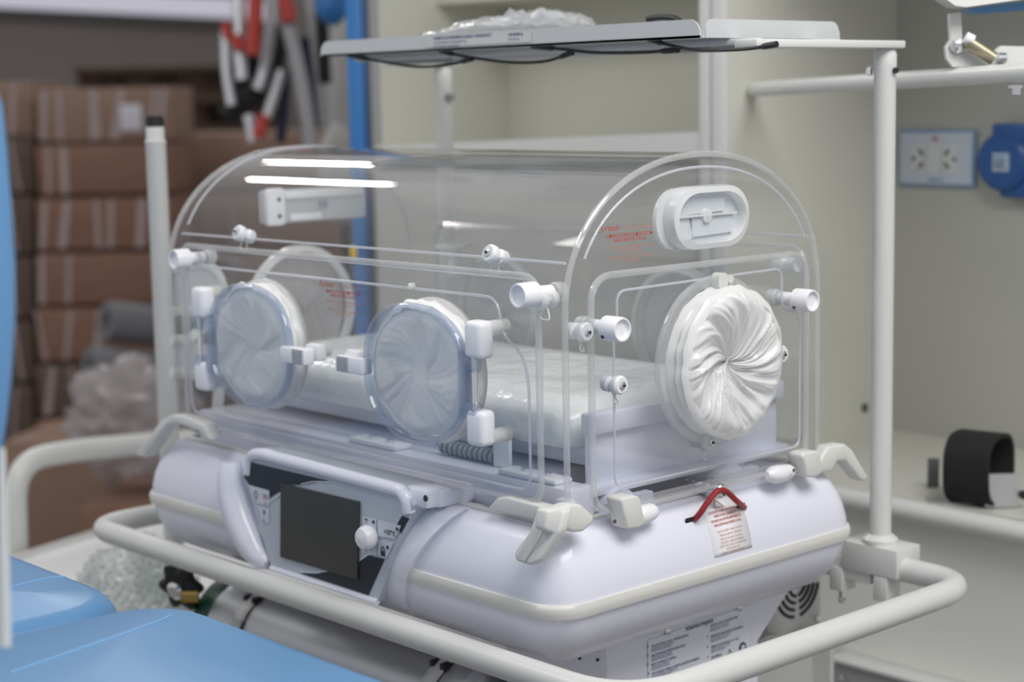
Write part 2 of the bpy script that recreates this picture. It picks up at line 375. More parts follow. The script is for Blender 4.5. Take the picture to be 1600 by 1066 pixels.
MB().lathe([(.006, 0), (.007, .008), (0, .010)], b0+BRh*.047+ZU*.020, -BFh, 10).build('knob', BLK, hd)

# ------------------------------------------------------------------ blue steel column left of the cabinet
def cbox(name, mat, px0, px1, py0, py1, dep, thick, label=None, cat=None, group=None, parent=None, rot=0, bev=.004, z0=None):
    a = at(px0, py1, dep); b = at(px1, py0, dep); wdt = (px1-px0)/FPX*dep
    za = z0 if z0 is not None else a.z; zb = b.z; c0 = (a+b)/2
    R_ = Matrix.Rotation(rot, 3, 'Z'); u = R_@U; v = R_@V
    c_ = Vector((c0.x, c0.y, (za+zb)/2)) + v*thick/2
    o = MB().obox(c_, (u, v, ZU), (wdt/2, thick/2, (zb-za)/2), bev).build(name, mat, parent)
    if label: tag(o, label, cat, group)
    return o
bcl = thing('rack_column', at(562, 300, 3.75), 'tall bright blue steel rack column left of the cabinet', 'column')
a = at(562, 300, 3.75)
c_ = Vector((a.x, a.y, 0))
MB().obox((c_.x, c_.y, .3), (U, V, ZU), (.016, .02, 1.25), .002).build('front_channel', BSTL, bcl)
MB().obox((c_.x+U.x*.02, c_.y+U.y*.02, .3), (U, V, ZU), (.0045, .012, 1.25), .001).build('side_flange', pbr('blue_steel_dark', (.02, .10, .28), .45), bcl)
cbox('yellow_wedge', YEL, 547, 557, 385, 408, 3.7, .02, 'small yellow plastic piece beside the blue column', 'wedge')

# ================================================================== WAREHOUSE BEHIND, LEFT
def carton(px0, px1, py0, py1, dep, label, mat=0, rot=0, thick=.42, tape=(), grp='cartons stacked on pallets'):
    a = at(px0, py1, dep); b = at(px1, py0, dep); wdt = (px1-px0)/FPX*dep; c0 = (a+b)/2
    R_ = Matrix.Rotation(rot, 3, 'Z'); u = R_@U; v = R_@V
    za, zb = a.z, b.z
    t = thing('carton', (c0.x, c0.y, za), label, 'box', grp)
    bc_ = Vector((c0.x, c0.y, (za+zb)/2)) + v*thick/2
    MB().obox(bc_, (u, v, ZU), (wdt/2, thick/2, (zb-za)/2), .006).build('box_body', CARD[mat], t)
    MB().obox(bc_+ZU*((zb-za)/2), (u, v, ZU), (wdt/2-.01, .025, .002)).build('top_tape', CARD[1], t)
    for f, w_ in tape:
        f += random.uniform(-.03, .03); w_ *= random.uniform(.4, 1.2); e_ = u*random.uniform(-.015, .015); p_ = bc_-v*(thick/2+.003)+u*(wdt*(f-.5)); h_ = ZU*((zb-za)/2-.004); k_ = u*(w_*wdt/2)
        MB().prism([p_-k_-h_-e_, p_+k_*random.uniform(.5, 1)-h_-e_, p_+k_+h_+e_, p_-k_*random.uniform(.5, 1)+h_+e_], v*.003).build('film_strip', TAPE, t)
    return t
rows = [(136, 222), (224, 306), (308, 392), (394, 478), (480, 566), (568, 652), (654, 742), (744, 872)]
desc = ['film wrapped brown carton with white label, topmost of the front stack', 'brown carton second from the top of the front stack', 'brown carton third from the top of the front stack', 'brown carton fourth from the top of the front stack',
        'brown carton fifth from the top of the front stack', 'brown carton sixth from the top of the front stack', 'brown carton next to the bottom of the front stack', 'brown carton at the bottom of the front stack']
taps = [[(.06, .10), (.18, .10), (.45, .16), (.62, .08), (.83, .10), (.95, .08)], [(.08, .06), (.22, .07)], [(.05, .08), (.2, .08), (.42, .08), (.55, .1), (.75, .1), (.92, .08)], [(.06, .05), (.25, .06)], [(.05, .06), (.25, .06), (.45, .05)], [(.1, .08), (.3, .05)], [(.1, .06)], [(.2, .06)]]
for k, ((a_, b_), l_) in enumerate(zip(rows, desc)):
    t = carton(58, 268, a_, b_, 6.0, l_, (1, 0, 0, 0, 0, 2, 0, 0)[k], tape=taps[k])
    if k == 0: cbox('paper_label', pbr('paper_label', (.62, .60, .66), .6), 188, 222, 163, 205, 5.99, .004, parent=t.children[0])
rows = [(128, 215), (217, 305), (307, 400), (402, 500), (502, 600), (602, 700), (702, 790), (792, 880)]
ords = ['topmost', 'second from the top', 'third from the top', 'fourth from the top', 'fifth from the top', 'sixth from the top', 'next to the bottom', 'at the bottom']
for k, (a_, b_) in enumerate(rows):
    carton(-110, 54, a_, b_, 6.15, 'brown carton %s of the stack at the far left edge' % ords[k], 2 if k else 1, tape=[(.82, .05)])
rows = [(205, 298), (300, 392), (394, 490), (492, 590), (592, 690), (692, 780), (782, 852)]
for k, (a_, b_) in enumerate(rows):
    carton(282, 532, a_, b_, 6.6, 'tan carton %s of the stack behind the incubator' % (ords[k] if k < 6 else 'at the bottom'), 1, tape=[(.02, .05), (.3, .03)] if k else [])
carton(0, 185, 688, 872, 5.3, 'brown carton in front of the stacks, seen under the bent white handle', 1, rot=-.18, thick=.4)
# wooden pallets stored above
for k, (y0, y1) in enumerate(((104, 152), (154, 204))):
    c0 = at(262, (y0+y1)/2, 7.4); wdt = 290/FPX*7.4; hh = (y1-y0)/FPX*7.4
    pl = thing('wooden_pallet', (c0.x, c0.y, c0.z-hh/2), ('upper' if k == 0 else 'lower')+' dark wooden pallet lying on top of the rear cartons', 'pallet', 'stored pallets')
    for zz in (hh/2-.012, -hh/2+.012):
        for j in range(5):
            MB().obox(c0+V*(j*.2+.02)+ZU*zz, (U, V, ZU), (wdt/2, .045, .011)).build('board', WOOD, pl)
    for j in range(4):
        for i in range(3):
            MB().obox(c0+V*(i*.39+.05)+U*((j/3-.5)*(wdt-.12)), (U, V, ZU), (.05, .045, hh/2-.024)).build('block', WOOD, pl)
for k in range(5):
    carton(118, 412, 206+k*134, 338+k*134-2, 7.38, 'rear carton %s beneath the wooden pallets' % ['topmost', 'second', 'third', 'fourth', 'lowest'][k], 2, thick=.6, grp='rear cartons')
# rolls of grey foam and film bundle
for k, (xa, xb, y, r, l_) in enumerate(((165, 262, 502, .062, 'upper grey foam roll lying in front of the cartons'), (138, 262, 574, .066, 'lower grey foam roll with open end in front of the cartons'))):
    a = at(xa, y, 5.3+k*-.05); b = at(xb+60, y+14, 5.5+k*-.05)
    t = thing('foam_roll', (a+b)/2-Vector((0, 0, r)), l_, 'roll', 'grey foam rolls')
    dd = (b-a).normalized(); MB().lathe([(r*.45, .02), (r*.5, 0), (r*.96, 0), (r, .008), (r, (b-a).length)], a, dd, 24).build('roll_body', FOAM, t)
    MB().lathe([(r*.44, .03), (r*.44, .2)], a, dd, 20).build('core', BLK, t)
def blob(name, mat, c, r, amp, fr, parent=None, seed=0, n=5, flatb=None):
    bm = bmesh.new(); bmesh.ops.create_icosphere(bm, subdivisions=n, radius=1)
    for q in bm.verts:
        d_ = q.co.normalized(); k = 1+amp*noise.fractal(d_*fr+Vector((seed, 0, 0)), 1, 2, 4)
        p = Vector((d_.x*r[0], d_.y*r[1], d_.z*r[2]))*k
        if flatb is not None: p.z = max(p.z, flatb)
        q.co = Vector(c)+p
    m = MB().frm(bm); bm.free(); return m.build(name, mat, parent, 60)
tag(blob('polythene_bundle', PWRAPD, at(205, 655, 4.75), (.19, .16, .15), .35, 2.2, seed=3), 'crumpled clear polythene bundle in front of the cartons', 'plastic wrap')
cbox('carton', CARD[0], 130, 262, 790, 900, 4.6, .4, 'brown carton under the crumpled polythene bundle', 'box', 'cartons stacked on pallets')
# ------------------------------------------------------------------ hanging stretcher gear (silver tubes, red sleeves, black straps)
hg = thing('folded_stair_chair', at(430, 120, 4.7), 'folded carry chair with silver tubes, red grips and black straps hanging behind', 'carry chair')
def ht(name, mat, pts, r, e=0): return MB().tube(spline([at(x, y, 4.7+e) for x, y in pts], 5), r, 10).build(name, mat, hg)
ht('tube', ALU, [(374, -40), (374, 60), (378, 125)], .017)
ht('tube', ALU, [(424, -40), (422, 60), (412, 110), (402, 140)], .016, .05)
ht('tube', TUBEG, [(446, 30), (462, 90), (476, 160), (486, 240)], .020)
ht('tube', ALU, [(352, 50), (354, 110), (362, 165)], .014, .03)
ht('tube', ALU, [(440, 110), (424, 160), (416, 185)], .014, .04)
ht('tube', TUBEG, [(480, -30), (490, 40), (500, 120), (508, 200)], .016, .25)
ht('tube', ALU, [(388, 180), (392, 200), (396, 222)], .015)
ht('red_grip', REDP, [(402, -40), (398, 30), (394, 86)], .020, -.03)
ht('red_grip', REDP, [(440, -30), (448, 10), (452, 34)], .021, -.03)
ht('red_grip', REDP, [(366, 58), (372, 68), (378, 76)], .017, -.02)
ht('red_grip', REDP, [(352, 36), (355, 48), (358, 60)], .014, -.0)
ht('red_grip', REDP, [(412, 180), (408, 200), (402, 216)], .016, -.03)
ht('strap', BLKF, [(432, 40), (430, 90), (408, 135), (372, 165), (352, 185)], .030, .08)
ht('strap', BLKF, [(398, 90), (380, 130), (366, 170)], .024, .1)
ht('strap', NAVYF, [(446, 110), (444, 170), (438, 222)], .014, .15)
ht('strap', NAVYF, [(478, 60), (492, 140), (500, 200)], .026, .3)
ht('strap', BLKF, [(500, -30), (504, 50), (508, 130)], .018, .1)
tag(blob('blue_bag', BSTL, at(519, 5, 4.5), (.045, .045, .055), .1, 2, seed=9, n=4), 'dark blue bag hanging beside the blue column', 'bag')
wr = thing('cloth_rack', at(532, 900, 5.4), 'pale grey cloth draped on a dark stand beside the blue column', 'cloth')
blob('drape', SHEETG, at(533, 130, 5.4), (.085, .05, .26), .12, 1.6, wr, 5, 4)
blob('drape_fold', SHEETG, at(531, 270, 5.4), (.085, .05, .16), .12, 1.6, wr, 6, 4)
q_ = at(534, 200, 5.42); MB().tube([(q_.x, q_.y, FLOOR+.001), (q_.x, q_.y, .9)], .012, 8).build('stand', BLK, wr)
# ================================================================== TROLLEY: rail, posts, shelf, deck, handle
tr = thing('equipment_trolley', (-.45, .3, FLOOR), 'white tubular trolley with bumper rail, posts, overhead shelf and deck around the incubator', 'trolley')
ZR = -.064; RX0, RX1, RY0, RY1 = -1.0, .128, -.022, .64
rp = fillet([(-.01, RY1-.02, ZR), (RX1, RY1-.02, ZR), (RX1, RY0, ZR), (RX0, RY0, ZR), (RX0, RY1, ZR), (-.9, RY1, ZR)], [.07, .085, .09, .055, .06, .05], 8)
MB().tube(rp, .0165, 16).build('bumper_rail', PAINT, tr)
PXR, PYR = -.018, .622
post = MB().lathe([(.0145, -.03), (.0145, .60), (.0150, .602), (.0150, .618), (.013, .624)], (PXR, PYR, 0), ZU, 24).build('post', PAINT, tr)
MB().lathe([(.024, -.034), (.024, -.028), (.017, -.022)], (PXR, PYR, 0), ZU, 24).build('collar', PAINT, post)
MB().lathe([(.004, 0), (.004, .003)], (PXR+.0165, PYR-.001, .597), (.9, -.45, 0), 10).build('bolt_hole', BLK, post)
MB().lathe([(.006, 0), (.006, .006), (.003, .008)], (PXR-.016, PYR-.006, .597), (-1, -.2, 0), 8).build('bolt', CHR, post)
post2 = MB().lathe([(.0145, -.06), (.0145, .60), (.0150, .602), (.0150, .618), (.013, .624)], (-.912, .622, 0), ZU, 24).build('post', PAINT, tr)
MB().lathe([(.006, 0), (.006, .012), (.003, .014)], (-.912+.014, .618, .575), (1, .2, 0), 8).build('bolt', TUBEG, post2)
blk = MB().box(-.066, .026, .598, .652, -.074, -.034, .002).build('clamp_block', PAINT, tr)
MB().box(-.14, -.02, .603, .648, -.090, -.066, .002).build('clamp_plate', PAINT, tr)
for x in (-.085, -.012):
    hk = MB().box(x, x+.022, .598, .63, -.108, -.074, .002).build('hook_plate', PAINT, tr)
    MB().lathe([(.004, 0), (.004, .012), (.006, .014), (.004, .02)], (x+.018, .603, -.104), (0, 0, -1), 10).build('bolt', CHR, hk)
# shelf: shallow tray with bent up lips, two arms to the posts
SX0, SX1, SY0, SY1, SZ = -.832, -.057, .312, .575, .6385
sh = MB().box(SX0+.002, SX1-.002, SY0, SY1, SZ, SZ+.003).build('shelf_tray', SHELFM, tr)
def lipp(p, q, h, th, name='lip', r=.02):
    p = Vector(p); q = Vector(q); u = (q-p).normalized(); L_ = (q-p).length; n = ZU.cross(u)
    pts = [(0, 0), (L_, 0)] + [(L_-r+r*math.sin(a)*1, h-r+r*math.cos(a)) for a in [PI/2-k*PI/12 for k in range(7)]] + [(r-r*math.sin(a), h-r+r*math.cos(a)) for a in [k*PI/12 for k in range(7)]]
    return MB().prism([p+u*a+ZU*b for a, b in pts], n*th).build(name, SHELFM, sh)
lipp((SX0, SY0, SZ), (SX1-.006, SY0, SZ), .0225, .002, r=.018)
lipp((SX1, SY0+.004, SZ), (SX1, SY1, SZ), .0225, .002, r=.014)
lipp((SX0, SY1, SZ), (SX1, SY1, SZ), .0225, .002, r=.018)
MB().box(PXR-.018, PXR+.018, SY0+.03, .642, .6255, .6355, .002).build('shelf_arm', PAINT, tr)
MB().box(-.912-.018, -.912+.018, .50, .642, .6255, .6355, .002).build('shelf_arm', PAINT, tr)
MB().box(-.925, PXR, .50, .53, .628, .6375, .002).build('cross_bar', SHELFM, tr)
MB().box(SX0+.02, PXR, .36, .375, .630, .6375, .002).build('cross_bar', SHELFM, tr)
for xa in (-.74, -.17): MB().box(xa-.045, xa+.045, .40, .46, .625, .637, .002).build('stiffener', TUBEG, tr)
# shelf notice
y_ = SY0-.0008
nt = MB().prism([PY(666, 60, y_), PY(830, 50, y_), PY(830, 65.5, y_), PY(666, 74, y_)], (0, -.0006, 0)).build('notice', pbr('notice_film', (.60, .62, .62), .4), sh)
o_ = PY(677, 62.5, y_-.001); u_ = PY(828, 53, y_-.001)-o_
text('SOMENTE DE PREFER\u00caNCIA MODO TRANSPORTE', .0058, o_, u_, ZU, INKB, nt, bold=.02, xs=.95)
text('ONLY EQUIPMENT FOR TRANSPORT USE', .0048, o_-ZU*.006, u_, ZU, INKB, nt, xs=.8)
text('SOLO EQUIPO DE TRANSPORTE', .0048, o_-ZU*.0115, u_, ZU, INKB, nt, xs=.8)
o2 = PY(794, 56.3, y_-.001); text('CARGA M\u00c1XIMA 7kg', .0052, o2, u_, ZU, INKB, nt, bold=.02, xs=.6); text('MAX LOAD 7kg', .0045, o2-ZU*.006, u_, ZU, INKB, nt, xs=.7)
text('!', .006, PY(669, 68, y_-.001), u_, ZU, INKB, nt)
# elastic cords under the shelf
def cord(pts, y, r=.0028, wide=False):
    P = spline([PY(a, b, y) for a, b in pts], 8); m = len(P)
    R_ = [r*(1.35 if i < m*.18 or i > m*.86 else .75) for i in range(m)]
    MB().tube(P, R_, 8).build('elastic_cord', BLK, tr)
cord([(545, 86), (590, 95), (650, 104), (700, 101), (738, 92)], .33)
cord([(688, 79), (720, 87), (790, 97), (850, 96), (895, 82)], .335)
cord([(832, 72), (880, 77), (930, 82), (1000, 82), (1060, 78)], .33)
cord([(1012, 60), (1045, 70), (1090, 78), (1160, 77), (1214, 69)], .325)
MB().tube(spline([PY(1012, 30, .34), PY(1030, 27, .34), PY(1052, 28, .34), PY(1062, 33, .34)], 4), .004, 8).build('cord_clip', BLK, tr)
# deck, brackets and bent push handle
E0 = PZ(-12, 886, -.285); E1 = PZ(236, 808, -.285)
dk = MB().prism([E0, E1, Vector((-.9, .62, -.285)), Vector((-.16, .62, -.285)), Vector((-.16, .02, -.285)), Vector((-1.3, -.02, -.285))], (0, 0, -.015)).build('deck', DECK, tr)
MB().tube([E0, E1], .010, 10).build('deck_lip', PAINT, dk)
h0 = at(24, 872, 3.42)
hpth = fillet([h0+Vector((0, 0, -.07)), at(22, 722, 3.42), at(120, 703, 3.55), at(300, 688, 3.75)], [.1, .11, .12, .1], 10)
MB().tube(hpth, .0225, 18).build('push_handle', PAINT, tr)
g_ = MB().prism([PX(1196, 1080, -.13), PX(1262, 984, -.13), PX(1274, 982, -.13), PX(1274, 1086, -.13)], (-.004, 0, 0)).build('gusset', PAINT, tr)
MB().prism([PX(1270, 984, -.13), PX(1276, 982, -.13), PX(1276, 1086, -.13), PX(1270, 1088, -.13)], (.03, 0, 0)).build('gusset_flange', PAINT, g_)
for x in (-1.45, -.55):
    for y in (.12, .46): MB().tube([(x, y, -.30), (x, y, FLOOR+.001)], .02, 12).build('leg', PAINT, tr)
for x in (-.9, -.45):
    MB().tube([(x, .61, -.3), (x, .61, -.06)], .014, 10).build('rail_support', PAINT, tr)

# infusion pole at the far end
ip = thing('infusion_pole', (-1.10, .178, -.285), 'upright white telescopic pole with black end cap at the left end of the trolley', 'pole')
MB().lathe([(.0165, -.285), (.0165, .510), (.0172, .511), (.0172, .514), (.0155, .515)], (-1.10, .178, 0), ZU, 12).build('lower_tube', PAINT, ip)
MB().lathe([(.0150, .51), (.0150, .538)], (-1.10, .178, 0), ZU, 12).build('inner_tube', PAINT, ip)
MB().lathe([(.0152, .536), (.0152, .549), (.013, .549), (.013, .553)], (-1.10, .178, 0), ZU, 12).build('end_cap', BLK, ip)

# oxygen cylinder strapped under the rail
CY, CZ, CR = .105, -.203, .075
oc = thing('oxygen_cylinder', (-.5, CY, CZ-CR), 'silver aluminium gas cylinder with green shoulder lying under the incubator', 'gas cylinder')
MB().lathe([(CR, 0), (CR, .545), (CR*.97, .565), (CR*.85, .575)], (-.80, CY, CZ), (1, 0, 0), 40).build('cylinder_body', ALU, oc)
MB().lathe([(.02, -.075), (.03, -.07), (.055, -.045), (CR*.97, -.02), (CR*1.015, -.016), (CR*1.015, .018), (CR, .020)], (-.80, CY, CZ), (1, 0, 0), 40).build('shoulder', GREEN, oc)
vb = Vector((-.94, CY-.03, CZ+.012))
MB().tube([(-.87, CY, CZ), (-.93, CY, CZ+.0)], .016, 12).build('valve_body', CHR, oc)
kb = []
for k in range(48):
    t = 2*PI*k/48; kb.append(.033+.0055*math.cos(6*t))
kx = Vector((-.3, .9, .2)).normalized(); kz = (ZU-kx*ZU.dot(kx)).normalized(); kk = kx.cross(kz)
c0 = at(290, 912, 2.60)
kw = MB().loft([[c0+kx*h+(kk*math.cos(2*PI*k/48)+kz*math.sin(2*PI*k/48))*kb[k]*s_ for k in range(48)] for h, s_ in ((.0, .8), (-.004, 1), (-.016, 1), (-.02, .8))]).build('hand_wheel', BLK, oc)
MB().lathe([(.014, 0), (.014, .008), (.009, .012)], c0-kx*.018, -kx, 16).build('hub', CHR, kw)
br_ = at(296, 933, 2.54)
MB().tube([br_-BR*.011, br_+BR*.013], .0085, 8).build('outlet_nut', BRASS, oc)
for px_ in (-.715, -.295):
    mb = MB(); L0 = []; L1 = []
    for k in range(25):
        t = -.5+k*(2.6*PI/24)-.8
        for L_, dx in ((L0, 0), (L1, .024)): L_.append(Vector((px_+dx, CY-math.cos(t)*(CR+.002), CZ+math.sin(t)*(CR+.002))))
    n = len(L0); mb.add(L0+L1, [(k, k+1, n+k+1, n+k) for k in range(n-1)])
    st = mb.build('strap', pbr('grey_webbing', (.70, .69, .67), .7), oc)
    sm = st.modifiers.new('th', 'SOLIDIFY'); sm.thickness = .003; sm.offset = 1
    for dx in (-.004, .016): MB().box(px_+dx, px_+dx+.009, CY-.046, CY-.030, CZ+.061, CZ+.072, .002).build('buckle', BLK, st)
bw = thing('bubble_wrap_bundle', at(205, 940, 2.85), 'crumpled bundle of clear bubble wrap on the trolley deck', 'bubble wrap')
bwc = at(212, 908, 2.78)
b_ = blob('wrap', BUB, bwc, (.085, .085, .062), .22, 2.5, bw, 2, 5)
bmx = MB()
for k in range(420):
    z = 1-2*(k+.5)/420; t = k*2.39996; s_ = math.sqrt(1-z*z); d_ = Vector((s_*math.cos(t), s_*math.sin(t), z))
    kf = 1+.22*noise.fractal(d_*2.5+Vector((2, 0, 0)), 1, 2, 4); p = bwc+Vector((d_.x*.085, d_.y*.085, d_.z*.062))*kf
    x = d_.orthogonal().normalized(); y = d_.cross(x)
    bmx.loft([[p+d_*h+(x*math.cos(2*PI*i/7)+y*math.sin(2*PI*i/7))*r_ for i in range(7)] for h, r_ in ((-.001, .0045), (.0028, .0032), (.0038, .001))])
bb = bmx.build('bubbles', BUB, bw); bb['kind'] = 'stuff'
blob('wrapped_cup', clear('pale_green_plastic', (.93, .97, .95), 1.45, .1, .3, (.85, .93, .89)), bwc+Vector((.02, .02, 0)), (.03, .03, .04), .05, 2, bw, 4, 3)

# fan unit behind the base
fu = thing('ventilation_unit', (-.2, .6, -.285), 'white ventilation unit with round slotted fan grille behind the incubator', 'fan unit')
fx = -.15
MB().box(fx-.09, fx-.05, .58, .62, -.285, -.19, .003).build('foot', BLK, fu)
MB().box(fx-.12, fx, .545, .668, -.196, -.085, .008).build('housing', pbr('unit_grey_white', (.56, .56, .55), .45), fu)
fc = PX(1245, 912, fx)
for r_ in (.0475, .0375, .0275, .0175):
    for q in range(4):
        a0 = q*PI/2+.16+PI/2*0; pts = [Vector((fx+.0005, fc.y+math.cos(a0+(PI/2-.32)*k/8)*r_, fc.z+math.sin(a0+(PI/2-.32)*k/8)*r_)) for k in range(9)]
        MB().tube(pts, .0026, 6).build('grille_slot', BLK, fu)
MB().lathe([(.004, 0), (.004, .003)], (fx, .655, -.175), (1, 0, 0), 8).build('screw', CHR, fu)
MB().lathe([(.05, 0), (.052, .02), (.045, .03), (.045, .05)], (-.12, .50, -.205), (1, -.3, 0), 28).build('air_duct', pbr('duct_grey', (.45, .45, .43), .5), fu)
# plastic bag on the shelf
def shelfbag():
    bm = bmesh.new(); bmesh.ops.create_icosphere(bm, subdivisions=5, radius=1)
    L0 = PY(655, 55, .42); L1 = PY(905, 38, .42); c0 = (L0+L1)/2; rx = abs(L1.x-L0.x)/2
    for q in bm.verts:
        d_ = q.co.normalized(); f = noise.fractal(Vector((d_.x*3, d_.y*3, d_.z*2)), 1, 2, 4); f2 = abs(noise.noise(Vector((d_.x*9+4, d_.y*6, d_.z*3))))
        hx = .62+.38*max(-.2, min(1, d_.x*.9+.35))
        q.co = Vector((c0.x+d_.x*rx*(1+.06*f), .43+d_.y*.085*(1+.1*f), SZ+.0032+max(-.0, (d_.z*.5+.5)*.052*hx*(1+.25*f+.35*f2))))
    m = MB().frm(bm); bm.free(); return m.build('plastic_bag', PWRAP, None, 180)
pb = tag(shelfbag(), 'clear crumpled plastic bag lying on the overhead shelf', 'plastic bag')

# ================================================================== INCUBATOR
inc = thing('transport_incubator', (-.445, .277, -.085), 'infant transport incubator with clear domed hood, round arm ports and white rounded base', 'incubator')
BX0, BX1, BY0, BY1 = -.889, .0, .0, .554
prof = [(.075, -.083), (.055, -.079), (.034, -.068), (.016, -.050), (.006, -.030), (.001, -.010), (0, .006), (.001, .020), (.005, .038), (.011, .054), (.020, .069), (.030, .080), (.038, .085), (.044, .0855), (.048, .082), (.050, .066)]
def bloop(i, z, R=.045, o=0):
    r = max(R-i*.5, .012); return [Vector((x, y, z)) for x, y in rrect(BX0+i-o, BX1-i+o, BY0+i-o, BY1-i+o, r, 8)]
fine = []
for k in range(len(prof)-1):
    (a, b), (c_, e_) = prof[k], prof[k+1]
    fine += [(a, b), ((a+c_)/2, (b+e_)/2)]
fine.append(prof[-1])
body = MB().loft([bloop(i, z) for i, z in prof]).build('base_body', LAV, inc, 50)
MB().loft([bloop(.003, -.0095, o=0), bloop(-.0025, -.0085), bloop(-.004, -.003), bloop(-.004, .003), bloop(-.0025, .0075), bloop(.003, .0085)], True, False, False).build('bumper_strip', CREAM, inc, 60)
MB().tube(bloop(.0475, .0868, R=.045), .0032, 8, closed=True).build('hood_gasket', CREAM, inc)
def inset(z):
    for k in range(len(prof)-1):
        if prof[k][1] <= z <= prof[k+1][1]:
            t = (z-prof[k][1])/(prof[k+1][1]-prof[k][1]); return prof[k][0]*(1-t)+prof[k+1][0]*t
    return .05
# plinth inside the hood, screw plates, runner
MB().box(-.84, -.05, .072, .112, .066, .124, .005).build('inner_plinth', LAV, inc)
MB().box(-.84, -.135, .110, .482, .066, .124, .005).build('inner_plinth', LAV, inc)
for xa, xb in ((-.475, -.375), (-.178, -.078)):
    pz_ = MB().box(xa, xb, .074, .104, .124, .131, .003).build('screw_plate', WHT, inc)
    for f in (.35, .72): MB().lathe([(.0055, 0), (.0055, .003), (.003, .004)], (xa+(xb-xa)*f, .088, .131), ZU, 12).build('screw', CHR, pz_)
sl = MB().box(-.32, -.21, .108, .122, .128, .141, .002).build('tilt_spring_housing', pbr('spring_grey', (.30, .33, .37), .4), inc)
for k in range(11): MB().lathe([(.0085, 0), (.0085, .004)], (-.318+k*.0096, .107, .134), (1, 0, 0), 10).build('coil', TUBEG, sl)
MB().box(-.215, -.185, .100, .106, .124, .165, .002).build('spring_bracket', WHT, inc)
# mattress tray with end board
ty = MB().box(-.80, -.085, .150, .445, .132, .156, .004).build('tray_floor', LAV, inc)
eb = MB().box(-.078, -.066, .122, .462, .118, .188, .003).build('tray_end_board', LAV, inc)
MB().box(-.080, -.056, .118, .466, .180, .2045, .004).build('top_flange', LAV, eb)
MB().box(-.082, -.052, .095, .470, .108, .120, .003).build('tray_runner', LAV, inc)
MB().box(-.80, -.085, .44, .452, .132, .195, .003).build('tray_back_board', LAV, inc)
for y_ in (.150, .345):
    MB().lathe([(.032, 0), (.032, .004), (.028, .010), (.028, .03)], (-.075, y_, .086), (1, 0, 0), 24).build('roller', LAV, inc)
for y0, y1 in ((.13, .205), (.29, .40)):
    MB().prism([(-.052, y0, .062), (-.052, y1, .062), (-.052, y1-.006, .104), (-.052, y0+.02, .104)], (.012, 0, 0)).build('end_foot', LAV, inc)

# ---- hood
HX0, HX1, HY0, HY1, HZ0, HZS, HZT = -.862, -.030, .047, .501, .098, .325, .503
HC = (HY0+HY1)/2; HW = (HY1-HY0)/2
def arch(off=0, n=40, z0=HZ0):
    out = [(HY0+off, z0)]
    for k in range(n+1):
        t = PI-PI*k/n; e = 2/2.15; cy, sz = math.cos(t), math.sin(t)
        out.append((HC+(HW-off)*math.copysign(abs(cy)**e, cy), HZS+(HZT-HZS-off)*abs(sz)**e))
    out.append((HY1-off, z0)); return out
A0 = arch(0); A1 = arch(.005)
loop = A0+A1[::-1]
mb = MB(); v = []; n = len(loop)
for x in (HX0, HX1): v += [Vector((x, y, z)) for y, z in loop]
f = [(k, (k+1) % n, n+(k+1) % n, n+k) for k in range(n)]
mb.add(v, f); hood = mb.build('hood', ACR, inc, 40)
for x in (HX0, HX1-.005):
    P = [Vector((x, y, z)) for y, z in arch(.0045)]
    MB().prism(P, (.005, 0, 0)).build('end_wall', ACR, hood, 30)
def lineon(pts, r, name='edge', mat=EDGE, parent=None, n=10): return MB().tube(pts, r, n).build(name, mat, parent or hood)
for x in (HX0+.002, HX1-.001): lineon([(x, y, z) for y, z in arch(.002)], .0038, 'rim')
lineon([(HX1+.0008, y, z) for y, z in arch(.017, z0=.385)[1:-1] if z > .383], .0017, 'lid_groove', LINE)
lineon([(HX0+.035, y, z+.0005) for y, z in arch(-.0008, z0=.385)[1:-1] if z > .385 and y < .4], .0016, 'lid_groove', LINE)
lineon([(HX0+.035, HY0+.0072-.002, .386), (HX1-.002, HY0+.0072-.002, .388)], .0016, 'lid_groove', LINE)
lineon([(HX0+.035, HY1-.006, .386), (HX1-.002, HY1-.006, .388)], .0016, 'lid_groove', LINE)
lineon([(HX1, HY0+.002, HZ0+.004), (HX1, HY1-.002, HZ0+.004)], .003, 'bottom_edge')
MB().box(HX1-.028, HX1-.004, HY0+.004, HY0+.022, .062, .118, .006).build('corner_pillar', LAV, inc)
def yplane(pts, y): return [Vector((a, y, b)) for a, b in pts]
def xplane(pts, x): return [Vector((x, a, b)) for a, b in pts]
# front access door
fd = MB().prism(yplane(rrect(-.805, -.060, .112, .372, .022, 6), .034), (0, .006, 0)).build('front_door', ACRD, inc)
MB().tube(yplane(rrect(-.805, -.060, .112, .372, .022, 6), .036), .0042, 10, closed=True).build('door_edge', EDGE, fd)
gl_ = fillet([Vector((a, .0335, b)) for a, b in ((-.79, .13), (-.79, .345), (-.125, .345), (-.118, .30), (-.085, .285), (-.075, .25), (-.075, .125))], .022, 6, closed=True)
MB().tube(gl_, .0017, 6, closed=True).build('gasket_line', LINE, fd)
# end access door
ed = MB().prism(xplane(rrect(.079, .463, .098, .371, .030, 6), -.024), (.006, 0, 0)).build('end_door', ACRD, inc)
MB().tube(xplane(rrect(.079, .463, .098, .371, .030, 6), -.0205), .0042, 10, closed=True).build('door_edge', EDGE, ed)
gl_ = fillet([Vector((-.0175, a, b)) for a, b in ((.112, .125), (.112, .308), (.118, .318), (.118, .352), (.410, .355), (.412, .302), (.447, .297), (.447, .125))], .014, 5, closed=True)
MB().tube(gl_, .0015, 6, closed=True).build('gasket_line', LINE, ed)
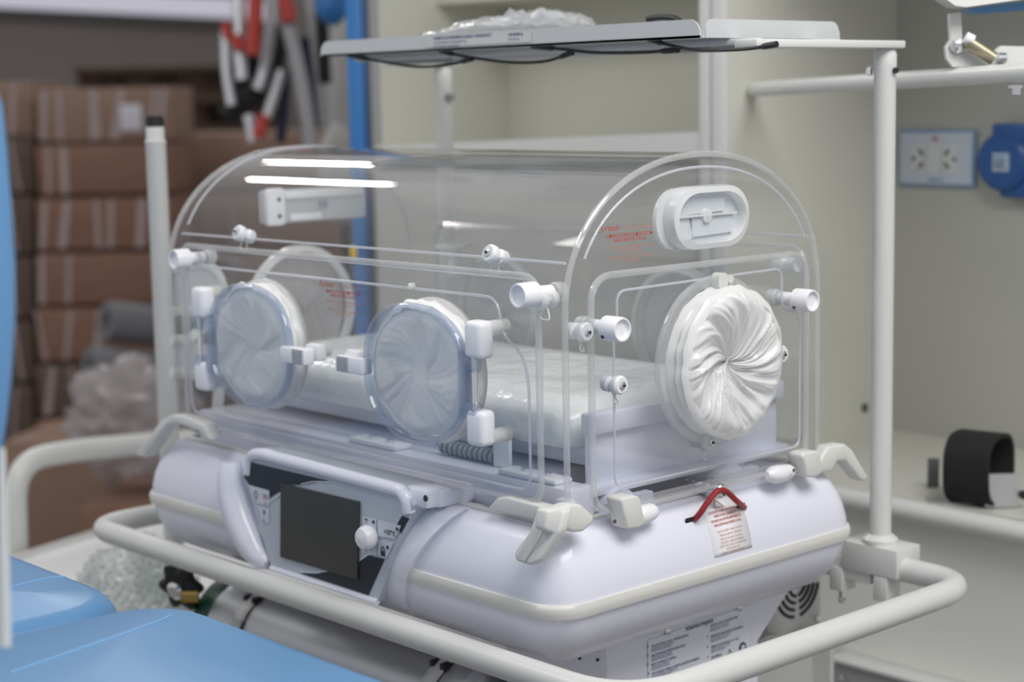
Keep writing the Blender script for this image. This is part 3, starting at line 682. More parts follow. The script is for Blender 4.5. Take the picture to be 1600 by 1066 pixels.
# back access door (seen through the hood)
bd = MB().prism(yplane(rrect(-.805, -.060, .112, .372, .022, 6), .506), (0, .006, 0)).build('back_door', ACRD, inc)
MB().tube(yplane(rrect(-.805, -.060, .112, .372, .022, 6), .510), .0038, 6, closed=True).build('door_edge', EDGE, bd)

# ---- arm ports
def membrane(c0, ax, u, v, ra, rb, fold, twist, mat, depth, parent, seed, name='sleeve_membrane', nr=22, nt=150, hole=.06, fine=1, n1f=1.0, n3a=.35):
    ax = Vector(ax); u = Vector(u); v = Vector(v); loops = []
    for i in range(nr+1):
        s_ = 1-(1-hole)*i/nr; L_ = []
        for k in range(nt):
            t = 2*PI*k/nt; tw = t+twist*(1-s_)**1.3+.30*noise.noise(Vector((math.cos(t)*1.5+seed, math.sin(t)*1.5, s_*1.2)))
            n1 = noise.noise(Vector((math.cos(tw)*2.2+seed, math.sin(tw)*2.2, s_*.6)))
            n2 = noise.noise(Vector((math.cos(tw)*6+seed, math.sin(tw)*6, s_*.8)))
            n3 = noise.noise(Vector((math.cos(tw)*11+seed*3, math.sin(tw)*11, s_*1.5)))
            h = fold*(1-s_**6)*(.5*n1f*n1+fine*(1-2.6*abs(n2))*.5+n3a*(1-2.4*abs(n3)))*(.35+.65*s_)
            h += -depth*max(0, (1-s_))**1.5 + .007*math.sin(min(1, (1-s_)*5)*PI/2)
            rr = s_*(1+.012*n2*(1 if i == 0 else 1))
            L_.append(Vector(c0)+u*(ra*rr*math.cos(t))+v*(rb*rr*math.sin(t))+ax*h)
        loops.append(L_)
    return MB().loft(loops, True, False, True).build(name, mat, parent, 180)
def ovaltube(c0, u, v, ra, rb, prof2, mat, name, parent, n=2.0, m=64, wob=0, seed=0, ax=None):
    u = Vector(u); v = Vector(v); loops = []
    ax = Vector(ax)
    S = sup(1, 1, n, m)
    for o_, h in prof2:
        L_ = []
        for k in range(m):
            w_ = wob*noise.noise(Vector((S[k][0]*5+seed, S[k][1]*5, h*40))) if wob else 0
            L_.append(Vector(c0)+u*S[k][0]*(ra+o_+w_)+v*S[k][1]*(rb+o_+w_)+ax*h)
        loops.append(L_)
    return MB().loft(loops, True, False, False).build(name, mat, parent, 45)
AXF = Vector((0, -1, 0)); UX = Vector((1, 0, 0))
def frontport(cx, side):
    cz = .249
    pt_ = ovaltube((cx, .034, cz), UX, ZU, .083, .083, [(-.006, -.01), (.004, -.006), (.006, 0), (.005, .004), (.0, .006), (-.006, .006), (-.006, -.01)], CUFF, 'arm_port', inc, ax=AXF)
    ovaltube((cx, .034, cz), UX, ZU, .089, .081, [(-.004, .0), (.003, .006), (.001, .014), (.005, .019), (.003, .025), (-.004, .028), (-.006, .022)], CUFFO, 'sleeve_cuff', pt_, ax=AXF, wob=.006, seed=cx*9)
    membrane((cx, .010, cz), AXF, UX, ZU, .089, .078, .010, .7, CUFFI, .010, pt_, cx*7+3, hole=.2, fine=.25, n1f=1.4, n3a=.10)
    # clear oval door
    dcy = .002
    ovaltube((cx-.002*side, dcy, cz), UX, ZU, .094, .081, [(-.003, -.008), (.001, -.007), (.0028, -.003), (.0028, .001), (.0005, .004), (-.003, .004), (-.0045, .001), (-.0045, -.007), (-.003, -.008)], RIMB, 'port_door_rim', pt_, n=2.35, ax=AXF)
    S = sup(.090, .077, 2.35, 48)
    MB().prism([Vector((cx-.002*side+a, dcy-.001, cz+b)) for a, b in S], (0, .003, 0)).build('port_door_pane', clear('port_pane', (.955, .965, .98), 1.4, .03, .05, (.86, .90, .96)), pt_)
    # hinge on the outer side
    hx = cx+side*.112
    for k, (zz, hgt) in enumerate(((.050, .022), (-.052, .021))):
        x0_, x1_ = hx-.015, hx+.015
        hb = MB().box(x0_, x1_, -.006, .018, cz+zz-hgt, cz+zz+hgt, .007, 3).build('hinge_block', WHT, pt_)
        MB().lathe([(.009, 0), (.009, .03)], (hx+side*.004, .014, cz+zz+(.012 if k == 0 else -.012)), (0, 1, 0), 16).build('hinge_stud', SIL, pt_)
    hb = MB().box(hx-.016, hx+.006, -.006, .006, cz+.012, cz+.030, .004).build('hinge_knuckle', RIMB, pt_)
    MB().box(hx-.016, hx+.006, -.006, .006, cz-.040, cz-.022, .004).build('hinge_knuckle', RIMB, pt_)
    MB().tube([(hx-.002, 0, cz-.046), (hx-.002, 0, cz+.034)], .0042, 12).build('hinge_pin', CHR, pt_)
    MB().prism([Vector((cx+side*.084, -.003, cz+.036)), Vector((cx+side*.098, -.003, cz+.030)), Vector((cx+side*.098, -.003, cz-.040)), Vector((cx+side*.084, -.003, cz-.046))], (0, .009, 0)).build('hinge_leaf', RIMB, pt_)
    # latch on the inner side
    lx = cx-side*.117
    lt = MB().box(lx-.030, lx+.024, -.008, .010, cz-.012, cz+.009, .003).build('latch', WHT, pt_)
    rx = lx-.024 if side > 0 else lx+.0
    for k in range(5): MB().box(rx+k*.0048, rx+k*.0048+.0024, -.0092, -.006, cz-.011, cz+.008).build('grip_ridge', pbr('grip_grey', (.42, .43, .46), .5) if 'grip_grey' not in D.materials else D.materials['grip_grey'], lt)
    MB().box(lx-.014-side*.018, lx+.014-side*.018, .008, .024, cz-.008, cz+.014, .004).build('latch_keeper', WHT, pt_)
    MB().lathe([(.010, 0), (.010, .012)], (lx-side*.02, .022, cz+.006), (0, 1, 0), 16).build('latch_stud', SIL, pt_)
    return pt_
frontport(-.240, 1); frontport(-.594, -1)
# end port with twisted elastic sleeve
ec = Vector((-.018, .285, .254))
ep = ovaltube(ec, (0, 1, 0), ZU, .098, .098, [(-.006, -.004), (.005, -.002), (.006, .003), (.004, .006), (-.002, .007), (-.006, .005)], EDGE, 'arm_port', inc, ax=UX)
ovaltube(ec, (0, 1, 0), ZU, .0875, .0875, [(0.004, .005), (.002, .012), (-.001, .016), (.003, .020), (.001, .026), (.004, .030), (.0, .034), (-.006, .036)], CUFF, 'sleeve_cuff', ep, ax=UX, wob=.003, seed=4)
membrane(ec+Vector((.032, 0, 0)), UX, (0, 1, 0), ZU, .0875, .0875, .015, .9, CUFF, .024, ep, 11.3, nr=40, nt=260, hole=.04, fine=.9, n1f=1.6, n3a=.28)
tb = MB().prism(xplane([(ec.y+a*.0085-.004, ec.z+.097+b*.010) for a, b in sup(1, 1, 2.6, 16)], -.012), (.012, 0, 0)).build('sleeve_tab', SIL, ep)
MB().lathe([(.005, 0), (.005, .012)], (-.012, ec.y+.010, ec.z+.098), UX, 12).build('tab_stud', SIL, ep)
# ports on the back door and the far end
for cx in (-.66, -.28):
    q = ovaltube((cx, .510, .245), UX, ZU, .085, .085, [(-.004, -.006), (.006, -.002), (.006, .006), (-.004, .008)], CUFF, 'arm_port', inc, ax=(0, 1, 0))
    membrane((cx, .530, .245), (0, 1, 0), UX, ZU, .083, .083, .014, 1.5, SILP, .01, q, cx*5, nr=12, nt=72, hole=.1)
q = ovaltube((HX0-.004, .285, .250), (0, 1, 0), ZU, .095, .095, [(-.004, -.006), (.006, -.002), (.006, .006), (-.004, .008)], CUFF, 'arm_port', inc, ax=(-1, 0, 0))
membrane((HX0-.02, .285, .250), (-1, 0, 0), (0, 1, 0), ZU, .093, .093, .014, 1.5, SILP, .01, q, 2.2, nr=12, nt=72, hole=.1)

# ---- knobs
def knob(c0, ax, name='knob', r=.0142, L=.030, inner=True):
    ax = Vector(ax); c0 = Vector(c0)
    k = MB().lathe([(.0085, -.012), (.0085, .010), (r, .013), (r, .013+L*.75), (r*.93, .016+L*.75), (r*.82, .016+L*.75), (r*.78, .012+L*.75), (0, .012+L*.75)], c0, ax, 24).build(name, WHT, inc)
    MB().lathe([(.0022, 0), (.0022, .002)], c0+ax*.018+Vector((0, 0, -r*.55))+ax.cross(ZU)*r*.75, ax.cross(ZU)*.8-ZU*.6, 8).build('grub_screw', INKK, k)
    if inner:
        s_ = MB().lathe([(.010, 0), (.011, .002), (.011, .012), (.009, .014), (0, .014)], c0-ax*.03, ax, 18).build('inner_disc', SIL, k)
    return k
k1 = PY(848, 458, .034); knob((k1.x, .034, k1.z), (0, -1, 0))
k2 = PY(305, 403, .034); knob((k2.x, .034, k2.z), (0, -1, 0), L=.026)
k3 = PX(935, 511, -.018); knob((-.018, k3.y, k3.z), (1, 0, 0))
k4 = PX(1232, 467, -.018); knob((-.018, k4.y, k4.z), (1, 0, 0))
kk_ = PX(1232, 413, -.04); MB().lathe([(.010, 0), (.012, .003), (.012, .016), (.009, .02), (.009, .035)], (-.06, kk_.y, kk_.z), (1, 0, 0), 18).build('inner_knob', VENT, inc)
def cap(c0, ax, up=False):
    ax = Vector(ax).normalized(); c0 = Vector(c0)
    k = MB().lathe([(.008, -.016), (.0095, -.014), (.0095, -.006), (.006, -.004), (.006, .0), (.010, .002), (.011, .004), (.011, .010), (.009, .0125), (0, .0125)], c0, ax, 20).build('hose_plug', WHT if not up else VENT, inc)
    MB().lathe([(.0045, 0), (.0045, .002), (.002, .003)], c0+ax*.0122, ax, 10).build('screw', CHR, k)
    MB().lathe([(.0018, .0), (.0018, .002)], c0+ax*.0148, ax, 6).build('screw_recess', INKK, k)
    s_ = ax.cross(ZU).normalized()
    MB().tube(spline([c0+ax*.002-ZU*.008, c0+ax*.004-ZU*.020+s_*.004, c0+ax*.0-ZU*.022-s_*.006, c0-ax*.004-ZU*.010], 5), .0009, 6).build('tether', SIL, k)
    return k
c1 = PY(768, 400, HY0); cap((c1.x, HY0+.006, c1.z), (0, -1, .35)); c1 = PY(375, 367, HY0); cap((c1.x, HY0+.006, c1.z), (0, -1, .35))
for a, b in ((962, 601), (1214, 553)): c1 = PX(a, b, -.012); cap((-.014, c1.y, c1.z), (1, 0, 0))
c1 = PX(1103, 690, -.014); cap((-.018, c1.y, c1.z), (1, 0, 0), True)
c1 = PX(872, 465, -.05); cap((-.048, HY0-.012, c1.z), (0, -1, 0), True)
c1 = PX(908, 518, -.018); cap((-.020, c1.y, c1.z), (1, 0, 0), True)
c1 = PY(642, 447, .03); MB().lathe([(.004, 0), (.004, .006), (.002, .008)], (c1.x, .034, c1.z), AXF, 10).build('stud', SIL, inc)

# ---- oval vent grommet on the end of the dome
vc = Vector((HX1, .278, .4265))
vloop = rrect(-.068, .068, -.0375, .0375, .037, 8)
def vl(s_, h): return [vc+Vector((h, a*s_ if abs(a) < .04 else math.copysign(abs(a)-(1-s_)*.04, a), b*(1-(1-s_)*1.0))) for a, b in vloop]
vg = MB().loft([vl(1, -.004), vl(1.0, .010), vl(.97, .016), vl(.80, .018), vl(.76, .014), vl(.76, .004)], True, False, False).build('vent_grommet', VENT, inc, 40)
MB().loft([vl(.77, .004), vl(.76, .005)]).build('vent_pane', clear('vent_pane', (.9, .93, .95), 1.4, .15, .85, (.86, .90, .94)), vg)
for y0, y1, z0, z1 in ((-.05, .03, .004, .024), (-.052, -.028, -.026, .002), (-.026, .045, -.022, .0)):
    MB().prism(xplane([(vc.y+y0, vc.z+z0), (vc.y+y1, vc.z+z0+.002), (vc.y+y1, vc.z+z1), (vc.y+y0-.008, vc.z+z1)], vc.x+.0055), (.003, 0, 0)).build('shutter_leaf', clear('shutter', (.88, .92, .95), 1.4, .2, .75, (.90, .93, .96)) if 'shutter' not in D.materials else D.materials['shutter'], vg)
MB().box(vc.x+.005, vc.x+.012, vc.y-.055, vc.y+.05, vc.z+.001, vc.z+.004, .001).build('shutter_bar', VENT, vg)
MB().lathe([(.009, 0), (.008, .006), (0, .007)], vc+Vector((.006, -.004, .002)), UX, 16).build('shutter_hub', VENT, vg)
MB().loft([[p+Vector((-.005, -.012, -.001)) for p in vl(.99, h)] for h in (-.002, .004)], True, True, True).build('vent_flange', VENT, vg, 40)
# sliding window box at the far end of the dome
sb = MB().box(HX0+.002, HX0+.020, .205, .40, .388, .440, .006).build('window_box', clear('window_box_plastic', (.9, .91, .93), 1.45, .15, .55, (.9, .91, .94)), inc)
MB().box(HX0+.018, HX0+.032, .204, .238, .386, .443, .006).build('end_clip', WHT, sb)
MB().box(HX0+.018, HX0+.027, .24, .39, .425, .437, .003).build('slide_rail', WHT, sb)
MB().box(HX0+.018, HX0+.024, .25, .31, .391, .402, .003).build('slide_rail', WHT, sb)
for z in (.401, .426): MB().lathe([(.003, 0), (.003, .003)], (HX0+.031, .224, z), UX, 8).build('screw', INKK, sb)
text('10', .018, (HX0+.0305-.004, .300, .408), (0, 1, 0), ZU, INKB, sb, bold=.01)
# silicone tube ladder at the far end
def yz(px, py): return PX(px, py, HX0+.006)
lad = MB().tube(fillet([yz(270, 418), yz(318, 410), yz(345, 432), yz(350, 500), yz(340, 640)], .03, 6), .009, 10).build('tube_gasket', SIL, inc)
MB().tube(spline([yz(268, 488), yz(296, 484), yz(316, 496), yz(345, 500)], 5), .008, 10).build('rung', SIL, lad)
MB().tube(spline([yz(268, 531), yz(296, 530), yz(316, 514), yz(345, 512)], 5), .008, 10).build('rung', SIL, lad)
MB().tube(spline([yz(268, 582), yz(300, 584), yz(318, 592), yz(342, 594)], 5), .008, 10).build('rung', SIL, lad)
for ya, yb in ((415, 486), (532, 582)):
    MB().prism([yz(272, ya), yz(342, ya+8), yz(342, yb), yz(272, yb)], (.003, 0, 0)).build('gasket_pane', SILP, lad)
# holder seen through the hood
MB().lathe([(.028, 0), (.03, .004), (.012, .006), (.010, .03), (.010, .05)], (-.74, .49, .345), (0, 0, -1), 20).build('probe_holder', VENT, inc)

# ---- warning print on hood end and front door
def warn(o_, u, s_, parent, n_):
    o_ = Vector(o_); u = Vector(u); mk = lambda b, sz, x, z, al, bo, mt: text(b, sz*s_, o_+u*x*s_+ZU*z*s_, u, ZU, mt, parent, al, bo, 'warning_print', xs=.80)
    mk('ATEN\u00c7\u00c3O', .0068, .0085, 0, 'LEFT', .025, INKR); mk('/ ATTENTION / ATENCI\u00d3N', .0060, .0375, 0, 'LEFT', -.0, INKR2)
    mk('LIMPAR A C\u00daPULA SOMENTE COM', .0062, .052, -.0085, 'CENTER', .02, INKR); mk('SAB\u00c3O NEUTRO E \u00c1GUA', .0062, .052, -.0140, 'CENTER', .02, INKR)
    mk('TO CLEAN THE HOOD USE ONLY NEUTRAL', .0053, .052, -.0225, 'CENTER', 0, INKR2); mk('SOAP AND WATER', .0053, .052, -.0272, 'CENTER', 0, INKR2)
    mk('LIMPIAR LA C\u00daPULA S\u00d3LO CON JAB\u00d3N', .0053, .052, -.0345, 'CENTER', 0, INKR2); mk('NEUTRO Y AGUA', .0053, .052, -.0392, 'CENTER', 0, INKR2)
    T_ = [o_+u*(-.001*s_)+ZU*(-.001*s_), o_+u*(.0068*s_)+ZU*(-.001*s_), o_+u*(.0029*s_)+ZU*(.0068*s_)]
    MB().tube(T_, .0005, 5, closed=True).build('warning_triangle', INKR, parent)
w0 = PX(936, 361, HX1+.0015); warn((HX1+.0015, w0.y, w0.z-.001), (0, 1, 0), .96, hood, UX)
w0 = PY(500, 446, .0325); warn((w0.x, .0325, w0.z), (1, 0, 0), .92, fd, AXF)

# ---- corner latches (Y shaped)
def latch(J, arms, name='corner_latch'):
    J = Vector(J); r_ = None
    for k, (e_, wd, ht_, b_) in enumerate(arms):
        mb = MB(); 
        P = spline([J]+[Vector(p) for p in e_], 5)
        mb.tube(P, wd/2, 12, flat=ht_/wd, up=(ZU if abs((P[-1]-P[0]).normalized().z) < .8 else AXF))
        o = mb.build(name if r_ is None else 'arm', WARM, inc if r_ is None else r_)
        if r_ is None: r_ = o
    return r_
def flatarm(pts, th, d, name, parent, bev=.004):
    mb = MB(); P = [Vector(p) for p in pts]; bm = bmesh.new()
    vs = [bm.verts.new(p) for p in P]; fc_ = bm.faces.new(vs); r_ = bmesh.ops.extrude_face_region(bm, geom=[fc_])
    for q in r_['geom']:
        if isinstance(q, bmesh.types.BMVert): q.co += Vector(d)*th
    bmesh.ops.recalc_face_normals(bm, faces=bm.faces[:])
    bmesh.ops.bevel(bm, geom=bm.edges[:], offset=bev, segments=3, profile=.5, affect='EDGES', clamp_overlap=True)
    mb.frm(bm); bm.free(); return mb.build(name, WARM, parent, 50)
# near right corner
yl = -.004
l1 = flatarm([PY(x, y, .026) for x, y in ((776, 778), (792, 777), (852, 793), (866, 800), (852, 816), (835, 812), (766, 799), (762, 794))], .018, (0, 1, 0), 'corner_latch', inc)
q0 = PY(806, 868, -.016); q1 = PY(832, 880, -.016)
flatarm([PY(838, 794, .010), PY(880, 797, .006), PY(872, 832, -.004), PY(844, 878, -.014), PY(828, 885, -.016), PY(805, 878, -.016), PY(800, 866, -.016), PY(827, 830, -.006)], .016, (0, 1, 0), 'latch_lever', l1, .005)
MB().tube([PY(858, 806, -.0005), PY(846, 838, -.0085), PY(818, 880, -.0165)], .0008, 6).build('mould_line', pbr('mould_line_grey', (.5, .5, .48), .5), l1)
flatarm([PX(x, y, .002) for x, y in ((856, 797), (868, 796), (893, 788), (909, 788), (928, 806), (930, 817), (912, 832), (896, 833), (882, 826), (868, 836), (852, 830))], .020, (-1, 0, 0), 'latch_arm', l1, .005)
# far left corner
l2 = flatarm([PY(x, y, .004) for x, y in ((250, 658), (268, 648), (285, 650), (318, 664), (330, 688), (320, 689), (310, 674), (276, 662), (262, 664), (224, 716), (210, 711))], .022, (0, 1, 0), 'corner_latch', inc, .003)
# far right corner
l3 = flatarm([PX(x, y, -.035) for x, y in ((1262, 735), (1258, 720), (1274, 694), (1300, 690), (1312, 700), (1337, 742), (1331, 750), (1324, 746), (1300, 716), (1288, 718), (1280, 734))], .022, (1, 0, 0), 'corner_latch', inc, .004)
# hold-down clips of the end door
def clip(pts, bar, x):
    c_ = flatarm([PX(a, b, x) for a, b in pts], .026, (1, 0, 0), 'door_clip', inc, .004)
    MB().tube(spline([PX(a, b, x+.010) for a, b in bar], 4), [.004, .0085, .0105, .0115, .0115, .0110, .0105, .009, .004], 14).build('clip_thumb', WHT, c_)
    p = PX(pts[6][0]+4, pts[6][1]-7, x+.0262); MB().lathe([(.0025, 0), (.0025, .001)], p, UX, 8).build('screw_hole', pbr('clip_hole', (.12, .08, .05), .5), c_)
clip(((945, 777), (950, 772), (970, 769), (976, 773), (984, 812), (974, 820), (956, 822), (950, 800)), ((986, 812), (1006, 804), (1026, 797)), -.024)
clip(((1228, 710), (1232, 703), (1252, 700), (1257, 704), (1262, 735), (1250, 742), (1236, 742), (1234, 726)), ((1198, 742), (1216, 741), (1240, 735)), -.024)

# ---- red safety cable, pull pin and label on the end of the base
def surf(y, z, off=.0): return Vector((-inset(z)+off, y, z))
rc = MB().tube(spline([PX(1085, 812, -.016), PX(1094, 802, -.008), PX(1108, 782, -.004), PX(1118, 770, -.003), PX(1127, 766, -.003), PX(1136, 769, -.004), PX(1150, 782, -.006), PX(1163, 793, -.016)], 6), .0037, 10).build('safety_cable', RED, inc)
for y, z in ((.237, .065), (.332, .066)): MB().obox(surf(y, z, .001), ((1, 0, 0), (0, 1, 0), (.3, 0, 1)), (.0012, .007, .004), .001).build('cable_grommet', BLK, rc)
pn = MB().lathe([(.0075, 0), (.0075, .005), (.006, .006), (.006, .03), (.009, .031), (.009, .037), (.007, .039), (0, .039)], (-.045, .283, .094), (1, .1, 0), 18).build('pull_pin', CHR, inc)
arcz = [.0]; zz = .083; tabl = []
s_ = 0; prev = None
for k in range(140):
    z = .0835-k*.0006; x = -inset(z)
    if prev: s_ += math.hypot(x-prev[0], z-prev[1])
    tabl.append((s_, x, z)); prev = (x, z)
def onbase(y, s, off=.0006):
    s = max(0, s)
    for k in range(len(tabl)-1):
        if tabl[k+1][0] >= s:
            t = (s-tabl[k][0])/(tabl[k+1][0]-tabl[k][0]+1e-9); x = tabl[k][1]*(1-t)+tabl[k+1][1]*t; z = tabl[k][2]*(1-t)+tabl[k+1][2]*t; break
    else: x, z = tabl[-1][1:]
    return Vector((x+off, y, z+off*.3))
LY0, LY1, LS0, LS1 = .264, .334, .006, .078
mb = MB(); n = 14; vv = []
for k in range(n+1):
    s = LS0+(LS1-LS0)*k/n; vv += [onbase(LY0, s), onbase(LY1, s)]
lb = mb.add(vv, [(2*k, 2*k+1, 2*k+3, 2*k+2) for k in range(n)]).build('safety_label', pbr('safety_label_film', (.90, .905, .94), .26), inc)
sm_ = lb.modifiers.new('th', 'SOLIDIFY'); sm_.thickness = .0004
def lt_(b, sz, s, bold, mat):
    yc = (LY0+LY1)/2
    text(b, sz, (0, 0, 0), (1, 0, 0), (0, 1, 0), mat, lb, 'CENTER', bold, 'label_print', fn=lambda x, y: onbase(yc+x, s-y, .0013), xs=.72)
for k, b in enumerate(('COLOQUE O CABO DE SEGURAN\u00c7A', 'SOBRE O PINO QUANDO A', 'INCUBADORA ESTIVER EM OPERA\u00c7\u00c3O', 'PARA DESTRAVAR RETIRE O CABO.')): lt_(b, .0044, .0255+k*.0055, .015, INKR)
for k, b in enumerate(('PLACE THE SAFETY CABLE ON THE PIN', 'WHEN INCUBATOR IS OPERATING.', 'REMOVE THE CABLE TO UNLOCK.')): lt_(b, .0036, .0500+k*.0048, 0, INKR2)
for k, b in enumerate(('COLOQUE EL CABLE DE SEGURIDAD', 'SOBRE EL PIN CUANDO LA INCUBADORA', 'EST\u00c9 EN OPERACI\u00d3N.', 'RETIRE EL CABLE PARA DESTRABAR.')): lt_(b, .0036, .0640+k*.0042, 0, INKR2)
yc = (LY0+LY1)/2-.004
MB().tube([onbase(yc-.008, .0195, .0015), onbase(yc+.008, .0195, .0015), onbase(yc, .0085, .0015)], .0005, 5, closed=True).build('warning_triangle', INKR, lb)

# ---- lower housing with instruction label
lx = -.082
lh = MB().prism(xplane([(.16, -.075), (.52, -.075), (.515, -.083), (.442, -.145), (.442, -.27), (.16, -.27)], lx), (-.125, 0, 0)).build('lower_housing', LAV, inc)
MB().prism([(lx, .16, -.075), (lx, .16, -.27), (lx-.10, .105, -.27), (lx-.10, .105, -.075)], (-.02, 0, 0)).build('speaker_side', LAV, lh)
for i in range(4):
    for j in range(2):
        t = (i+.5)/5; c_ = Vector((lx-.10*t-.0, .16-.055*t, -.094-.012*j)); MB().lathe([(.0022, 0), (.0022, .001)], c_, (.48, -.87, 0), 8).build('sound_hole', INKK, lh)
LXP = lx+.0008
lab = MB().prism([PX(1012, 1001, LXP), PX(1170, 946, LXP), PX(1172, 1075, LXP), PX(1013, 1140, LXP)], (.0005, 0, 0)).build('instruction_label', PAPER, lh)
def it(b, px, py, sz, bold=0): text(b, sz, PX(px, py, LXP+.0012), (0, 1, 0), ZU, INKB, lab, 'LEFT', bold, 'label_print', xs=.60)
it('INCUBADORA DE TRANSPORTE', 1072, 986, .0060, .03)
def para(px, py, hd_, ls):
    it('\u2022', px-6, py+1, .008, .05); it(hd_, px, py, .0047, .012)
    for k, l_ in enumerate(ls): it(l_, px, py+3.9+k*3.4, .0034)
para(1018, 1013, 'TIPO DE PROTE\u00c7\u00c3O: CLASSE I - PROTE\u00c7\u00c3O EL\u00c9TRICA', ('EQUIPMENT PROTECTION AGAINST SHOCK', 'TIPO DE PROTECCI\u00d3N: CLASE I EQUIPO'))
para(1018, 1027.5, 'GRAU DE PROTE\u00c7\u00c3O: PARTE APLICADA TIPO BF', ('DEGREE OF PROTECTION: TYPE BF PART', 'GRADO DE PROTECCI\u00d3N: PARTE TIPO BF'))
para(1018, 1041.5, 'MODO DE OPERA\u00c7\u00c3O: CONT\u00cdNUA', ('OPERATION MODE: CONTINUOUS', 'MODO DE OPERACI\u00d3N: CONTINUO'))
para(1019, 1055.5, 'N\u00c3O UTILIZAR NA PRESEN\u00c7A DE MISTURA ANEST\u00c9SICA INFLAM\u00c1VEL', ('DO NOT USE IN PRESENCE OF FLAMMABLE GASES', 'NO UTILIZAR EN PRESENCIA DE GASES'))
para(1019, 1069.5, 'ALIMENTA\u00c7\u00c3O: CABO DE FOR\u00c7A 3 PINOS', ('POWER SUPPLY: MAINS CABLE',))
para(1110, 980, 'ISOLA\u00c7\u00c3O: CLASSE I - PROTE\u00c7\u00c3O TIPO BF', ('INSULATION CLASS I - PROTECTION BF', 'AISLAMIENTO CLASE I - PROTECCI\u00d3N'))
para(1110.5, 997.5, 'DESINFEC\u00c7\u00c3O: SAB\u00c3O NEUTRO E \u00c1GUA MORNA', ('CLEANING: NEUTRAL SOAP AND WATER', 'LIMPIEZA: JAB\u00d3N NEUTRO Y AGUA'))
para(1111, 1014, 'TEMPERATURA DE OPERA\u00c7\u00c3O 10\u00b0C A 40\u00b0C', ('OPERATING TEMPERATURE 10\u00b0C TO 40\u00b0C', 'TEMPERATURA DE OPERACI\u00d3N'))
para(1111.5, 1029.5, 'LEIA O MANUAL', ('READ THE MANUAL', 'LEA EL MANUAL'))
MB().tube([PX(1137, 1026, LXP+.001), PX(1144, 1023, LXP+.001), PX(1140, 1015, LXP+.001)], .0006, 5, closed=True).build('warning_triangle', INKB, lab)
p = PX(1160, 1012, LXP+.0006); MB().lathe([(.0072, 0), (.0072, .0006)], p, UX, 20).build('manual_symbol', INKB, lab); MB().obox(p+Vector((.001, 0, 0)), ((1, 0, 0), (0, 1, -.4), (0, .4, 1)), (.0004, .003, .0035)).build('manual_page', PAPER, lab)
for a, b in ((1042, 986), (1154, 949)): MB().lathe([(.005, 0), (.005, .003), (.002, .004)], PX(a, b, lx), UX, 10).build('screw', CHR, lh)

# ---- control panel on the front
yp = -.010
P_ = [PY(x, y, yp) for x, y in ((391, 712), (400, 705), (632, 764), (645, 790), (640, 806), (590, 940), (424, 886), (383, 748), (392, 742))]
cp = MB().prism(P_, (0, .05, 0)).build('control_panel', GREYP, inc, 30)
tb_ = MB().tube(fillet([PY(390, 740, yp+.004), PY(393, 711, yp+.004), PY(408, 709, yp+.002), PY(628, 767, yp+.002), PY(637, 782, yp+.002), PY(640, 800, yp+.004)], .012, 5), .0085, 12).build('top_bezel', LAV, cp)
MB().box(-.262, -.218, -.004, .03, .086, .110, .006).build('bezel_tab', LAV, cp)
p = PY(665, 779, -.0045); MB().lathe([(.004, 0), (.004, .001)], (p.x, -.004, p.z), AXF, 10).build('screw', INKK, cp)
MB().box(-.60, -.215, .012, .075, .084, .108, .008).build('bezel_shelf', LAV, cp)
# right hand band wraps the base profile
L0, L1, L2, L3 = [], [], [], []
for k in range(21):
    z = .0855-.150*k/20; i = inset(z) if z > -.083 else .07; t = k/20
    xa = -.236-.098*t-.010*math.sin(PI*t); xb = xa+.046
    yo = i-.013+.009*t
    L0.append(Vector((xa, yo, z))); L1.append(Vector((xb, yo+.001, z))); L2.append(Vector((xb, i+.02, z))); L3.append(Vector((xa, i+.02, z)))
MB().loft([[a, b, c_, e_] for a, b, c_, e_ in zip(L0, L1, L2, L3)]).build('side_band', LAV, cp, 40)
hpts = [PY(x, y, -.010) for x, y in ((360, 722), (362, 745), (366, 775), (376, 810), (391, 845), (404, 868), (418, 882))]
MB().tube(spline(hpts, 5), [.006+.017*math.sin(PI*min(1, (k+3)/33.0))**.6 for k in range(31)], 16).build('side_grip', LAV, cp)
MB().tube([PY(424, 888, yp), PY(590, 941, yp)], .004, 8).build('bottom_bezel', LAV, cp)
def decal(pts, name, mat, h, parent=cp, th=.0006): return MB().prism([PY(x, y, yp-h) for x, y in pts], (0, -th, 0)).build(name, mat, parent, 0)
decal([(391, 722), (515, 752), (500, 753), (470, 758), (440.7, 756), (440.5, 766), (422, 778), (421, 766), (389, 757), (382, 746)], 'dark_field', NAVY, .0003)
decal([(562, 878), (576, 868), (601, 874), (576, 930), (470, 896), (495, 897), (515, 893), (560, 906)], 'dark_field', NAVY, .0003)
decal([(622, 818), (629, 806), (640, 811), (626, 834)], 'dark_field', NAVY, .0003)
for pts in ([(470, 757), (490, 753), (516, 753.5)], [(420, 786), (432, 777), (440, 771)], [(562, 876), (572, 869), (580, 866)], [(470, 893.5), (490, 895), (512, 892)], [(619, 820), (627, 806)]):
    MB().tube(spline([PY(x, y, yp-.0008) for x, y in pts], 4), .0006, 5).build('accent_line', WHT, cp)
sc_ = decal([(440.7, 754.6), (562.7, 783.8), (560, 905.7), (440, 870)], 'display', SCREEN, .0008, th=.0025)
for pts in ([(567, 806), (588, 811), (588, 835), (567, 830)], [(591, 812), (627, 822), (618, 842), (591, 838)], [(567, 834), (588, 840), (588, 868), (567, 862)], [(591, 843), (616, 848), (604, 873), (591, 868)], [(389, 758), (421, 767), (421, 791), (400, 786)], [(402, 790), (421, 795), (421, 818), (410, 814)]):
    decal(pts, 'key_pad', PADM, .0006)
